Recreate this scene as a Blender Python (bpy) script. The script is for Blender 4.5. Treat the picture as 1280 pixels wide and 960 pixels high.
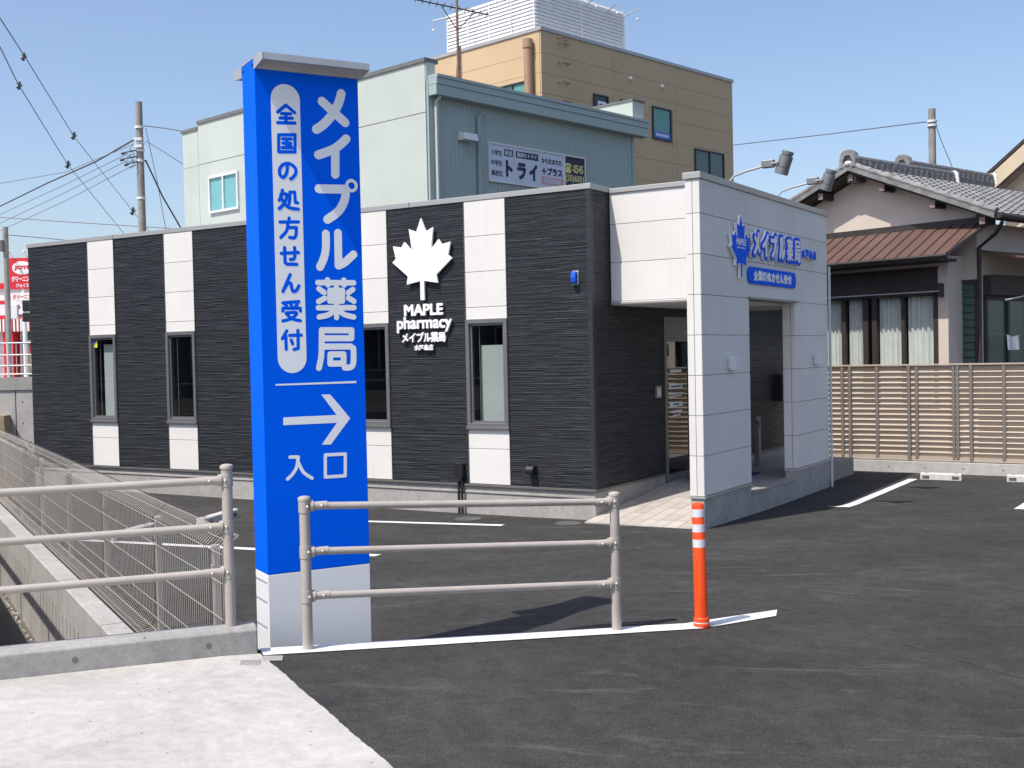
import bpy, bmesh, math, random
from mathutils import Vector, Matrix
random.seed(7)
for o in list(bpy.data.objects): bpy.data.objects.remove(o)
scn = bpy.context.scene
COL = scn.collection
R = math.radians

# ------------------------------------------------------------------ camera, sky, sun, exposure
cd = bpy.data.cameras.new('camera'); cam = bpy.data.objects.new('camera', cd); COL.objects.link(cam)
cd.sensor_fit = 'HORIZONTAL'; cd.sensor_width = 36.0; cd.lens = 1444.2/1280*36
cd.clip_start = .05; cd.clip_end = 6000
cam.matrix_world = Matrix.Translation((0, 0, 2.06)) @ Matrix.Rotation(math.pi/2-.0256, 4, 'X') @ Matrix.Rotation(-.0217, 4, 'Z')
scn.camera = cam
SUN_EL = R(59.2)
SUN_DIR = Vector((.747*math.cos(SUN_EL), .665*math.cos(SUN_EL), -math.sin(SUN_EL)))
w = bpy.data.worlds.new('World'); scn.world = w; w.use_nodes = True
nt = w.node_tree; nt.nodes.clear()
sky = nt.nodes.new('ShaderNodeTexSky'); sky.sky_type = 'NISHITA'; sky.sun_disc = False
sky.sun_elevation = SUN_EL; sky.sun_rotation = R(228.3); sky.air_density = 1.0; sky.dust_density = 1.9; sky.ozone_density = 2.3; sky.altitude = 10
bg = nt.nodes.new('ShaderNodeBackground'); bg.inputs[1].default_value = .137
wo = nt.nodes.new('ShaderNodeOutputWorld')
tint = nt.nodes.new('ShaderNodeMix'); tint.data_type = 'RGBA'; tint.blend_type = 'MULTIPLY'; tint.inputs[0].default_value = 1; tint.inputs[7].default_value = (1, .972, .985, 1)
nt.links.new(sky.outputs[0], tint.inputs[6]); nt.links.new(tint.outputs[2], bg.inputs[0]); nt.links.new(bg.outputs[0], wo.inputs[0])
sd = bpy.data.lights.new('sun', 'SUN'); sd.energy = 3.8; sd.angle = R(.53); sd.color = (1, .94, .85)
sun = bpy.data.objects.new('sun', sd); COL.objects.link(sun)
sun.rotation_euler = SUN_DIR.to_track_quat('-Z', 'Y').to_euler()
scn.view_settings.view_transform = 'Standard'; scn.view_settings.look = 'None'
scn.view_settings.exposure = .47; scn.view_settings.gamma = 1; scn.view_settings.use_curve_mapping = False

# ------------------------------------------------------------------ helpers
class MB:
    def __init__(s): s.v = []; s.f = []
    def add(s, vs, fs):
        n = len(s.v); s.v += [tuple(p) for p in vs]; s.f += [tuple(i+n for i in f) for f in fs]; return s
    def box(s, x0, x1, y0, y1, z0, z1):
        return s.add([(x0,y0,z0),(x1,y0,z0),(x1,y1,z0),(x0,y1,z0),(x0,y0,z1),(x1,y0,z1),(x1,y1,z1),(x0,y1,z1)],
                     [(0,3,2,1),(4,5,6,7),(0,1,5,4),(1,2,6,5),(2,3,7,6),(3,0,4,7)])
    def prism(s, poly, fn, d0, d1):            # poly 2-D, fn(a,b,d) -> xyz
        n = len(poly)
        vs = [fn(a, b, d0) for a, b in poly]+[fn(a, b, d1) for a, b in poly]
        fs = [tuple(range(n)), tuple(range(2*n-1, n-1, -1))]+[(i, i+n, (i+1) % n+n, (i+1) % n) for i in range(n)]
        return s.add(vs, fs)
    def sheet(s, poly, fn): return s.add([fn(a, b) for a, b in poly], [tuple(range(len(poly)))])
    def tube(s, pts, r, n=8, caps=True, r2=None):
        pts = [Vector(p) for p in pts]; rings = []
        for i, p in enumerate(pts):
            t = (pts[min(i+1, len(pts)-1)]-pts[max(i-1, 0)]).normalized()
            up = Vector((0, 0, 1)) if abs(t.z) < .95 else Vector((0, 1, 0))
            x = t.cross(up).normalized(); y = x.cross(t)
            rr = r if r2 is None else r+(r2-r)*i/(len(pts)-1)
            rings.append([p+(x*math.cos(k*2*math.pi/n)+y*math.sin(k*2*math.pi/n))*rr for k in range(n)])
        vs = [q for g in rings for q in g]; fs = []
        for i in range(len(pts)-1):
            for k in range(n): fs.append((i*n+k, i*n+(k+1) % n, (i+1)*n+(k+1) % n, (i+1)*n+k))
        if caps: fs.append(tuple(range(n-1, -1, -1))); fs.append(tuple((len(pts)-1)*n+k for k in range(n)))
        return s.add(vs, fs)
    def lathe(s, prof, c=(0, 0, 0), n=20):
        vs = []; fs = []
        for r, z in prof: vs += [(c[0]+r*math.cos(k*2*math.pi/n), c[1]+r*math.sin(k*2*math.pi/n), c[2]+z) for k in range(n)]
        for i in range(len(prof)-1):
            for k in range(n): fs.append((i*n+k, i*n+(k+1) % n, (i+1)*n+(k+1) % n, (i+1)*n+k))
        fs.append(tuple(range(n-1, -1, -1))); fs.append(tuple((len(prof)-1)*n+k for k in range(n)))
        return s.add(vs, fs)
    def ball(s, c, r, n=10, sz=1):
        return s.lathe([(max(r*math.sin(math.pi*i/6), .0004), -r*sz*math.cos(math.pi*i/6)) for i in range(7)], c, n)
    def mesh(s, name):
        m = bpy.data.meshes.new(name); m.from_pydata(s.v, [], s.f)
        b = bmesh.new(); b.from_mesh(m); bmesh.ops.recalc_face_normals(b, faces=b.faces); b.to_mesh(m); b.free()
        return m
    def build(s, name, mat, parent=None, smooth=False, bevel=0, norecalc=False):
        if norecalc: m = bpy.data.meshes.new(name); m.from_pydata(s.v, [], s.f)
        else: m = s.mesh(name)
        return obj(name, m, mat, parent, smooth, bevel)
def obj(name, mesh, mat, parent=None, smooth=False, bevel=0):
    if mat is not None and not mesh.materials: mesh.materials.append(mat)
    if smooth:
        mesh.polygons.foreach_set('use_smooth', [True]*len(mesh.polygons))
        mesh.set_sharp_from_angle(angle=R(40))
    o = bpy.data.objects.new(name, mesh); COL.objects.link(o); o.parent = parent
    if bevel:
        m = o.modifiers.new('bevel', 'BEVEL'); m.width = bevel; m.segments = 2; m.limit_method = 'ANGLE'; m.angle_limit = R(35)
    return o
def copyobj(o, parent, loc=None):
    c = o.copy(); COL.objects.link(c); c.parent = parent
    if loc is not None: c.location = loc
    return c
def tag(o, label, cat, group=None):
    o['label'] = label; o['category'] = cat
    if group: o['group'] = group
    return o
def thing(name, label, cat, loc=(0, 0, 0), rz=0, group=None):
    o = bpy.data.objects.new(name, None); COL.objects.link(o); o.empty_display_size = .2
    o.location = loc; o.rotation_euler = (0, 0, rz); return tag(o, label, cat, group)
def structure(o): o['kind'] = 'structure'; return o
def B(*a): return MB().box(*a)

# ------------------------------------------------------------------ materials
def lin(c):                                   # sRGB 0..255 -> linear
    return tuple(((x/255)/12.92 if x/255 <= .04045 else ((x/255+.055)/1.055)**2.4) for x in c)+(1,)
class NM:
    def __init__(s, name):
        s.m = bpy.data.materials.new(name); s.m.use_nodes = True; s.t = s.m.node_tree
        s.b = s.t.nodes['Principled BSDF']; s.tc = s.t.nodes.new('ShaderNodeTexCoord'); s.src = s.tc.outputs['Object']
    def n(s, k, **kw):
        x = s.t.nodes.new(k)
        for a, b in kw.items(): setattr(x, a, b)
        return x
    def l(s, a, b): s.t.links.new(a, b)
    def mapped(s, sc, rot=(0, 0, 0)):
        m = s.n('ShaderNodeMapping'); m.inputs['Scale'].default_value = sc; m.inputs['Rotation'].default_value = rot
        s.l(s.src, m.inputs[0]); return m.outputs[0]
    def noise(s, scale, detail=4, rough=.55, vec=None, dist=0):
        x = s.n('ShaderNodeTexNoise'); x.inputs['Scale'].default_value = scale; x.inputs['Detail'].default_value = detail
        x.inputs['Roughness'].default_value = rough; x.inputs['Distortion'].default_value = dist
        s.l(vec if vec is not None else s.src, x.inputs['Vector']); return x.outputs['Fac']
    def ramp(s, fac, stops):
        x = s.n('ShaderNodeValToRGB'); e = x.color_ramp.elements
        while len(e) < len(stops): e.new(.5)
        for i, (p, c) in enumerate(stops): e[i].position = p; e[i].color = c if len(c) == 4 else tuple(c)+(1,)
        s.l(fac, x.inputs[0]); return x.outputs[0]
    def mix(s, a, b, fac, mode='MIX'):
        x = s.n('ShaderNodeMix', data_type='RGBA', blend_type=mode)
        for v, i in ((fac, 0), (a, 6), (b, 7)):
            if hasattr(v, 'links'): s.l(v, x.inputs[i])
            else: x.inputs[i].default_value = v
        return x.outputs[2]
    def bump(s, h, strength=.3, dist=.01):
        x = s.n('ShaderNodeBump'); x.inputs['Strength'].default_value = strength; x.inputs['Distance'].default_value = dist
        s.l(h, x.inputs['Height']); s.l(x.outputs[0], s.b.inputs['Normal'])
    def col(s, c):
        if hasattr(c, 'links'): s.l(c, s.b.inputs['Base Color'])
        else: s.b.inputs['Base Color'].default_value = c
    def rough(s, r):
        if hasattr(r, 'links'): s.l(r, s.b.inputs['Roughness'])
        else: s.b.inputs['Roughness'].default_value = r
G = lambda v: (v, v, v, 1)
def plain(name, c, rough=.5, metal=0, var=.12, scale=3, bump=0, bscale=60, rand=0, spec=.5):
    k = NM(name); c = tuple(c)+(1,) if len(c) == 3 else c
    f = k.noise(scale, 5, .6)
    lo = tuple(x*(1-var) for x in c[:3])+(1,); hi = tuple(min(1, x*(1+var)) for x in c[:3])+(1,)
    cc = k.ramp(f, [(.3, lo), (.7, hi)])
    if rand:
        oi = k.n('ShaderNodeObjectInfo'); rr = k.ramp(oi.outputs['Random'], [(0, G(1-rand)), (1, G(1))]); cc = k.mix(cc, rr, 1.0, 'MULTIPLY')
    k.col(cc); k.rough(rough); k.b.inputs['Metallic'].default_value = metal
    k.b.inputs['Specular IOR Level'].default_value = spec
    if bump: k.bump(k.noise(bscale, 4), bump, .004)
    return k.m
def asphalt():
    k = NM('asphalt')
    big = k.noise(.7, 7, .72, k.mapped((.8, 1.0, 1), (0, 0, .36)), .3); fine = k.noise(160, 3, .7); mid = k.noise(7, 6, .7)
    c = k.ramp(big, [(.3, (.031,.0306,.0292)), (.5, (.041,.0404,.0387)), (.72, (.059,.058,.0555))])
    c = k.mix(c, k.ramp(mid, [(.35, G(.7)), (.7, G(1.25))]), .8, 'MULTIPLY')
    c = k.mix(c, k.ramp(fine, [(.3, G(.4)), (.5, G(1.0)), (.72, G(2.0))]), .7, 'MULTIPLY')
    scuff = k.noise(1.2, 6, .75, k.mapped((.5, 1.9, 1), (0, 0, .25)), 1.2)
    c = k.mix(c, G(.2), k.ramp(scuff, [(.58, G(0)), (.78, G(.45))]))
    cell = k.n('ShaderNodeTexVoronoi'); cell.inputs['Scale'].default_value = 150; k.l(k.src, cell.inputs['Vector']); bw = k.n('ShaderNodeRGBToBW'); k.l(cell.outputs['Color'], bw.inputs[0])
    c = k.mix(c, k.ramp(bw.outputs[0], [(.25, G(.62)), (.55, G(1.0)), (.8, G(1.6))]), .45, 'MULTIPLY')
    oil = k.noise(2.6, 3, .5); c = k.mix(c, G(.022), k.ramp(oil, [(.70, G(0)), (.76, G(.45))]))
    v = k.n('ShaderNodeTexVoronoi'); v.inputs['Scale'].default_value = 30; k.l(k.src, v.inputs['Vector'])
    c = k.mix(c, G(.3), k.ramp(v.outputs['Distance'], [(.035, G(.8)), (.06, G(0))]))
    k.col(c); k.rough(.88); k.b.inputs['Specular IOR Level'].default_value = .25
    v2 = k.n('ShaderNodeTexVoronoi'); v2.inputs['Scale'].default_value = 95; k.l(k.src, v2.inputs['Vector'])
    k.bump(k.mix(v2.outputs['Distance'], fine, .5), .8, .006)
    return k.m
def concrete(name, base, stain=.35, scale=1.0, warm=0, holes=False, streak=False):
    k = NM(name)
    b = (base, base*(1-.02-warm), base*(1-.06-warm*2), 1)
    f = k.noise(1.3*scale, 7, .7, None, .8); g = k.noise(14*scale, 5, .7); h = k.noise(90, 3, .7)
    c = k.ramp(f, [(.25, tuple(x*(1-stain) for x in b[:3])+(1,)), (.6, b), (.85, tuple(min(1, x*1.12) for x in b[:3])+(1,))])
    c = k.mix(c, k.ramp(g, [(.3, G(.78)), (.65, G(1.08))]), .7, 'MULTIPLY')
    c = k.mix(c, k.ramp(h, [(.3, G(.8)), (.7, G(1.1))]), .5, 'MULTIPLY')
    if streak:
        st = k.noise(5, 4, .6, k.mapped((3.5, 3.5, .25)))
        c = k.mix(c, G(.12), k.ramp(st, [(.58, G(0)), (.8, G(.45))]))
    v = k.n('ShaderNodeTexVoronoi'); v.inputs['Scale'].default_value = 9; k.l(k.src, v.inputs['Vector'])
    c = k.mix(c, G(.06), k.ramp(v.outputs['Distance'], [(.045, G(.75)), (.07, G(0))]))
    k.col(c); k.rough(.85); k.b.inputs['Specular IOR Level'].default_value = .25
    k.bump(k.mix(g, h, .5), .35, .006)
    return k.m
def glassmat(name, tint=(.75, .8, .8), refl=.5, ior=1.5):
    m = bpy.data.materials.new(name); m.use_nodes = True; t = m.node_tree; t.nodes.clear()
    o = t.nodes.new('ShaderNodeOutputMaterial'); x = t.nodes.new('ShaderNodeMixShader'); lw_ = t.nodes.new('ShaderNodeLayerWeight'); f = t.nodes.new('ShaderNodeMath'); f.operation = 'POWER'; f.inputs[1].default_value = 4.5; t.links.new(lw_.outputs['Facing'], f.inputs[0])
    a = t.nodes.new('ShaderNodeBsdfTransparent'); a.inputs[0].default_value = tint+(1,)
    g = t.nodes.new('ShaderNodeBsdfGlossy'); g.inputs[0].default_value = G(.95); g.inputs[1].default_value = .01
    ad = t.nodes.new('ShaderNodeMath'); ad.operation = 'MULTIPLY_ADD'; ad.inputs[1].default_value = 1; ad.inputs[2].default_value = refl
    ad.use_clamp = True
    t.links.new(f.outputs[0], ad.inputs[0]); t.links.new(ad.outputs[0], x.inputs[0]); t.links.new(a.outputs[0], x.inputs[1]); t.links.new(g.outputs[0], x.inputs[2]); t.links.new(x.outputs[0], o.inputs[0])
    return m
def ribbed(name, c, pitch, axis, rough=.5, depth=.01, var=.08):
    k = NM(name); c = tuple(c)+(1,) if len(c) == 3 else c
    wv = k.n('ShaderNodeTexWave', wave_type='BANDS', bands_direction=axis, wave_profile='SIN'); wv.inputs['Scale'].default_value = 1/pitch*.314159; wv.inputs['Distortion'].default_value = 0
    k.l(k.src, wv.inputs['Vector'])
    f = k.noise(.8, 4)
    k.col(k.ramp(f, [(.3, tuple(x*(1-var) for x in c[:3])+(1,)), (.7, c)])); k.rough(rough); k.bump(wv.outputs['Fac'], 1, depth); return k.m

M = {}
M['asphalt'] = asphalt()
M['pavement'] = concrete('pavement_concrete', .48, .30, 1.0, .012)
M['kerb'] = concrete('kerb_concrete', .36, .3, 1.6)
M['foundation'] = concrete('foundation_concrete', .41, .3, 1.2, .02)
M['canalwall'] = concrete('canal_wall_concrete', .42, .25, 1.0, .01, streak=True)
M['farconc'] = concrete('far_concrete', .5, .2, .8, .01)
M['dirt'] = plain('canal_bed', (.05, .045, .035), .9, 0, .5, 6, .6, 20)
M['earth'] = plain('far_ground', (.07, .075, .07), .95, 0, .4, .3)
M['rubble'] = plain('rubble', (.24, .21, .17), .9, 0, .35, 5, .4, 40, .4)
def linepaint():
    k = NM('road_paint'); f = k.noise(60, 4, .75); g = k.noise(3, 5, .7)
    c = k.mix(G(.72), G(.42), k.ramp(g, [(.45, G(0)), (.75, G(.6))]))
    c = k.mix(c, G(.1), k.ramp(f, [(.61, G(0)), (.69, G(.8))])); k.col(c); k.rough(.7); k.bump(k.noise(150, 3), .5, .004); return k.m
M['line'] = linepaint()
M['blue'] = plain('sign_blue', (.0, .12, .86), .5, 0, .02, 2, spec=.04)
M['signwhite'] = plain('sign_white', (.86, .86, .86), .35, 0, .03, 2)
M['vinylwhite'] = plain('vinyl_white', (.86, .87, .88), .4, 0, .02, 2)
M['capmetal'] = plain('cap_metal', (.52, .52, .52), .45, .5, .1, 6)
M['rail'] = plain('rail_paint', (.40, .36, .325), .42, 0, .08, 8, .08, 90)
M['bolt'] = plain('bolt_zinc', (.6, .57, .54), .35, .7, .1, 20)
M['orange'] = plain('bollard_orange', (.82, .075, .008), .45, 0, .1, 8)
M['reflective'] = plain('reflective_band', (.68, .69, .74), .3, 0, .08, 60)
def panel_white():
    k = NM('white_siding'); f = k.noise(1.2, 5, .6); g = k.noise(70, 4, .7)
    c = k.ramp(f, [(.3, (.69, .672, .642)), (.7, (.75, .732, .70))])
    oi = k.n('ShaderNodeObjectInfo'); c = k.mix(c, k.ramp(oi.outputs['Random'], [(0, G(.955)), (1, G(1))]), 1, 'MULTIPLY')
    st = k.noise(7, 4, .6, k.mapped((3, 3, .12))); c = k.mix(c, (.48, .46, .43, 1), k.ramp(st, [(.56, G(0)), (.82, G(.30))]))
    k.col(c); k.rough(.62); k.b.inputs['Specular IOR Level'].default_value = .3; k.bump(g, .18, .003); return k.m
M['white'] = panel_white()
def dark_siding():
    k = NM('dark_siding'); f = k.noise(2.2, 4, .7, k.mapped((1, 1, 26))); g = k.noise(45, 4, .7, k.mapped((.25, .25, 1)))
    c = k.ramp(f, [(.32, (.010, .0125, .016)), (.52, (.022, .0255, .031)), (.72, (.062, .067, .076))])
    c = k.mix(c, k.ramp(g, [(.3, G(.7)), (.7, G(1.35))]), .8, 'MULTIPLY'); k.col(c); k.rough(.5); return k.m
M['dark'] = dark_siding()
M['darkback'] = plain('joint_dark', (.016, .017, .018), .8)
M['coping'] = plain('coping_metal', (.42, .42, .41), .42, .35, .06, 1)
M['copingdark'] = plain('flashing', (.16, .155, .15), .5, .3, .08, 2)
M['winframe'] = plain('window_alu', (.23, .23, .235), .4, .55, .05, 3)
M['glass'] = glassmat('window_glass', (.86, .89, .88), .05)
M['glassdoor'] = glassmat('door_glass', (.3, .33, .33), .12)
M['interior'] = plain('interior_dark', (.02, .024, .027), .9)
M['blind'] = plain('roller_blind', (.40, .44, .425), .9, 0, .05)
M['curtain'] = plain('curtain_cloth', (.72, .73, .71), .9, 0, .06, 4)
M['tile'] = plain('ramp_tile', (.50, .46, .42), .6, 0, .12, 5, .15, 60, .2)
M['porchfloor'] = plain('porch_floor', (.30, .285, .27), .7, 0, .12, 3)
M['soffit'] = plain('soffit_white', (.6, .6, .58), .7, 0, .03)
M['black'] = plain('black_plastic', (.015, .016, .018), .4, 0, .1)
M['alarm'] = plain('alarm_blue', (.01, .1, .6), .2, 0, .05)
M['steel'] = plain('stainless', (.5, .5, .5), .3, .85, .08, 20)
M['greywhite'] = plain('lamp_white', (.7, .71, .72), .4, 0, .04)
M['spot'] = plain('spot_grey', (.2, .205, .21), .45, .3, .12, 12)
M['mint'] = plain('mint_wall', (.47, .515, .475), .6, 0, .07, .5)
M['mintjoint'] = plain('mint_joint', (.28, .32, .29), .7)
M['teal'] = ribbed('teal_ribbed', (.33, .41, .405), .16, 'X', .5, .03)
M['tealfascia'] = plain('teal_fascia', (.33, .41, .405), .45, 0, .06, .6)
M['greycap'] = plain('grey_cap', (.15, .15, .15), .6, 0, .1)
M['tan'] = plain('tan_wall', (.54, .40, .245), .75, 0, .07, .35, .1, 4)
M['tanjoint'] = plain('tan_joint', (.38, .265, .15), .8)
M['tanpipe'] = plain('tan_pipe', (.36, .23, .14), .5, 0, .08)
M['whitesteel'] = plain('white_slats', (.76, .77, .78), .5, 0, .04)
M['rust'] = plain('rusty_mast', (.24, .15, .11), .7, .3, .4, 4)
M['darkwin'] = plain('dark_frame', (.02, .02, .02), .4)
M['greenglass'] = glassmat('green_glass', (.6, .8, .77), .05)
M['greenback'] = plain('green_blind', (.3, .5, .47), .8, 0, .05)
M['cyanback'] = plain('cyan_blind', (.46, .66, .76), .8, 0, .05)
M['signpale'] = plain('print_pale', (.55, .62, .74), .4, 0, .04)
M['navy'] = plain('print_navy', (.012, .016, .05), .5)
M['pink'] = plain('print_pink', (.62, .32, .32), .5)
M['yellow'] = plain('print_yellow', (.75, .68, .25), .5)
M['tileroof'] = plain('roof_tile', (.20, .20, .20), .6, 0, .35, 5, .1, 40)
M['tiledark'] = plain('ridge_tile', (.14, .142, .145), .5, 0, .35, 9)
M['plasterw'] = plain('ridge_plaster', (.75, .74, .72), .8)
M['stucco'] = plain('house_stucco', (.57, .495, .43), .9, 0, .06, 1.5, .3, 40)
M['brownmetal'] = plain('brown_metal_roof', (.135, .078, .064), .45, .15, .12, 1.2)
M['brown'] = plain('dark_brown_wood', (.035, .027, .025), .6, 0, .2, 5)
M['woodend'] = plain('rafter_end', (.25, .18, .16), .7)
M['louver'] = plain('louver_glass', (.06, .1, .085), .25, 0, .15)
M['slat'] = plain('fence_slat', (.47, .39, .315), .5, 0, .05, 2, 0, 60, .12)
M['slatpost'] = plain('fence_post_brown', (.19, .165, .145), .5, 0, .08)
M['beige'] = plain('beige_house', (.6, .5, .36), .85, 0, .05)
M['pole'] = plain('pole_concrete', (.26, .25, .235), .85, 0, .2, 2, .2, 30)
M['wire'] = plain('wire_black', (.02, .02, .022), .6)
M['wiregrey'] = plain('wire_grey', (.13, .13, .14), .6)
M['red'] = plain('shop_red', (.62, .02, .03), .45, 0, .06)
M['shopwhite'] = plain('shop_white', (.72, .72, .72), .6)
M['meshpaint'] = plain('fence_wire_paint', (.37, .335, .295), .45, 0, .08, 10)
M['leaf'] = plain('shrub_leaf', (.05, .06, .03), .7, 0, .4, 9, 0, 60, .3)
M['doormat'] = plain('blue_mat', (.01, .025, .16), .9)
M['stopper'] = concrete('stopper_concrete', .58, .2, 2)
M['iron'] = plain('iron_lid', (.11, .11, .11), .6, .3, .3, 20)
M['stickeryellow'] = plain('sticker_yellow', (.7, .62, .05), .4)
M['stickerblue'] = plain('sticker_blue', (.05, .07, .35), .4)

# ------------------------------------------------------------------ lettering
_tc = {}
def text_geo(body):
    if body in _tc: return _tc[body]
    c = bpy.data.curves.new('lettering', 'FONT'); c.body = body; c.resolution_u = 3; c.fill_mode = 'FRONT'
    o = bpy.data.objects.new('lettering', c); COL.objects.link(o)
    dg = bpy.context.evaluated_depsgraph_get(); m = bpy.data.meshes.new_from_object(o.evaluated_get(dg))
    vs = [(v.co.x, v.co.y) for v in m.vertices]; fs = [tuple(p.vertices) for p in m.polygons]
    bpy.data.objects.remove(o); bpy.data.curves.remove(c); bpy.data.meshes.remove(m)
    x0 = min(v[0] for v in vs); x1 = max(v[0] for v in vs); y0 = min(v[1] for v in vs); y1 = max(v[1] for v in vs)
    vs = [((x-x0)/(x1-x0), (y-y0)/(y1-y0)) for x, y in vs]
    _tc[body] = (vs, fs); return vs, fs
def text_mb(mb, body, x0, z0, wd, ht, fn, bold=0, depth=.004, front=0.0):
    """fn(x,z,d): d metres proud of the surface; bold = extra stroke half-width"""
    vs, fs = text_geo(body)
    sh = [(0, 0)] if not bold else [(math.cos(k*math.pi/4)*bold, math.sin(k*math.pi/4)*bold) for k in range(8)]
    edges = {}
    for f in fs:
        for i in range(len(f)):
            e = (f[i], f[(i+1) % len(f)]); edges[e] = edges.get(e, 0)+1
    rim = [e for e in edges if (e[1], e[0]) not in edges]
    for i, (dx, dz) in enumerate(sh):
        d = front+depth+i*.00025
        W2, H2 = wd-2*bold, ht-2*bold
        P2 = [(x0+bold+x*W2+dx, z0+bold+y*H2+dz) for x, y in vs]
        n = len(P2)
        mb.add([fn(a, b, d) for a, b in P2]+[fn(a, b, front) for a, b in P2], list(fs)+[(e[0], e[1], e[1]+n, e[0]+n) for e in rim])
def catmull(p, k=5):
    out = []
    for i in range(len(p)-1):
        a = p[max(i-1, 0)]; b = p[i]; c = p[i+1]; d = p[min(i+2, len(p)-1)]
        for j in range(k):
            t = j/k
            out.append(tuple(.5*(2*b[q]+(c[q]-a[q])*t+(2*a[q]-5*b[q]+4*c[q]-d[q])*t*t+(3*b[q]-a[q]-3*c[q]+d[q])*t**3) for q in (0, 1)))
    return out+[tuple(p[-1])]
def strokes(mb, data, wd, fn, base=.001, cap=True):
    h = wd/2; q = .00002
    for si, (kind, pts) in enumerate(data):
        pts = [(x/1000, z/1000) for x, z in pts]; d0 = base+(si % 16)*q*4; n0 = 0
        if kind == 'c':
            c = catmull(pts); L = []; Rr = []
            for i, p in enumerate(c):
                a = c[max(i-1, 0)]; b = c[min(i+1, len(c)-1)]; tx, tz = b[0]-a[0], b[1]-a[1]; l = math.hypot(tx, tz) or 1
                L.append((p[0]-tz/l*h, p[1]+tx/l*h)); Rr.append((p[0]+tz/l*h, p[1]-tx/l*h))
            n = len(c); mb.add([fn(x, z, d0) for x, z in L+Rr], [(i, n+i, n+i+1, i+1) for i in range(n-1)])
            ends = [c[0], c[-1]]
        else:
            for a, b in zip(pts, pts[1:]):
                tx, tz = b[0]-a[0], b[1]-a[1]; l = math.hypot(tx, tz); nx, nz = -tz/l*h, tx/l*h; d = d0+(n0 % 2)*q; n0 += 1
                mb.add([fn(x, z, d) for x, z in ((a[0]+nx, a[1]+nz), (a[0]-nx, a[1]-nz), (b[0]-nx, b[1]-nz), (b[0]+nx, b[1]+nz))], [(0, 1, 2, 3)])
            ends = pts
        if cap:
            if len(ends) > 2 and ends[0] == ends[-1]: ends = ends[:-1]
            for j, p in enumerate(ends):
                d = d0+q*(2+j % 2)
                mb.add([fn(p[0]+h*math.cos(k*math.pi/8), p[1]+h*math.sin(k*math.pi/8), d) for k in range(16)], [tuple(range(16))])

# sign lettering strokes, millimetres on the sign face
BIG=[('c',[(537,3666),(516,3603),(474,3532),(417,3470),(372,3438)]),('p',[(413,3608),(557,3493)]),('c',[(562,3395),(518,3354),(468,3321),(380,3285)]),('p',[(489,3314),(485,3175)]),('p',[(378,3082),(551,3088)]),('c',[(551,3088),(541,3022),(499,2952),(428,2900)]),('c',[(415,2813),(413,2730),(400,2670),(373,2613)]),('p',[(493,2820),(491,2626)]),('c',[(491,2623),(531,2642),(564,2670),(590,2692)])]
YAK=[('p',[(356,2518),(587,2519)]),('p',[(418,2535),(420,2505)]),('p',[(523,2535),(524,2505)]),('p',[(473,2491),(469,2478)]),('p',[(431,2471),(513,2472),(511,2407),(429,2407),(431,2471)]),('p',[(430,2440),(512,2440)]),('p',[(362,2481),(394,2458)]),('p',[(358,2404),(397,2424)]),('p',[(580,2478),(550,2458)]),('p',[(550,2426),(585,2406)]),('p',[(355,2366),(585,2367)]),('p',[(471,2403),(470,2307)]),('c',[(464,2360),(429,2330),(401,2319),(359,2311)]),('c',[(475,2360),(512,2330),(540,2319),(581,2310)])]
KYO=[('p',[(374,2231),(565,2229),(563,2180),(373,2182)]),('c',[(373,2231),(371,2164),(368,2098),(363,2059),(349,2004)]),('p',[(372,2132),(556,2130),(574,2115)]),('c',[(574,2118),(574,2068),(571,2028),(560,2007),(539,2001),(514,2002)]),('p',[(424,2084),(509,2083),(508,2027),(422,2028),(424,2084)])]
SMALL=[('p',[(186,3566),(134,3521)]),('p',[(186,3566),(239,3526)]),('p',[(158,3514),(214,3517)]),('p',[(147,3487),(223,3492)]),('p',[(132,3459),(239,3464)]),('p',[(185,3514),(184,3463)]),('p',[(137,3387),(237,3395),(234,3293),(134,3287),(137,3387)]),('p',[(160,3365),(214,3369)]),('p',[(161,3340),(209,3343)]),('p',[(156,3313),(215,3316)]),('p',[(186,3367),(184,3316)]),('p',[(203,3331),(210,3326)]),('c',[(186,3217),(179,3168),(159,3139),(138,3152),(137,3185),(157,3212),(193,3222),(230,3202),(236,3170),(218,3142),(202,3132)]),('c',[(150,3062),(143,3031),(129,3002)]),('c',[(140,3036),(176,3039),(168,3000),(148,2971),(128,2953)]),('c',[(146,3010),(167,2976),(196,2959),(245,2954)]),('c',[(196,3052),(195,3010),(188,2980)]),('p',[(196,3052),(226,3054),(228,2993),(243,2991)]),('p',[(131,2873),(244,2878)]),('p',[(187,2899),(186,2879)]),('c',[(179,2875),(171,2825),(133,2782)]),('p',[(175,2842),(230,2844)]),('c',[(230,2844),(227,2805),(216,2783),(187,2784)]),('p',[(133,2688),(239,2696)]),('p',[(154,2723),(155,2634),(167,2625),(227,2625)]),('c',[(216,2725),(216,2675),(207,2656),(188,2654)]),('p',[(184,2563),(137,2463)]),('c',[(143,2476),(169,2511),(187,2511),(191,2487),(199,2464),(220,2470),(236,2497)]),('p',[(135,2395),(233,2403)]),('p',[(150,2384),(158,2373)]),('p',[(184,2387),(188,2375)]),('p',[(222,2388),(212,2373)]),('p',[(134,2346),(134,2363),(242,2363),(242,2346)]),('c',[(154,2336),(219,2336),(187,2303),(132,2288)]),('c',[(154,2331),(189,2301),(240,2289)]),('p',[(154,2229),(126,2183)]),('p',[(147,2199),(148,2120)]),('p',[(171,2202),(243,2203)]),('p',[(223,2231),(222,2124),(196,2118)]),('p',[(180,2174),(188,2152)])]
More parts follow.
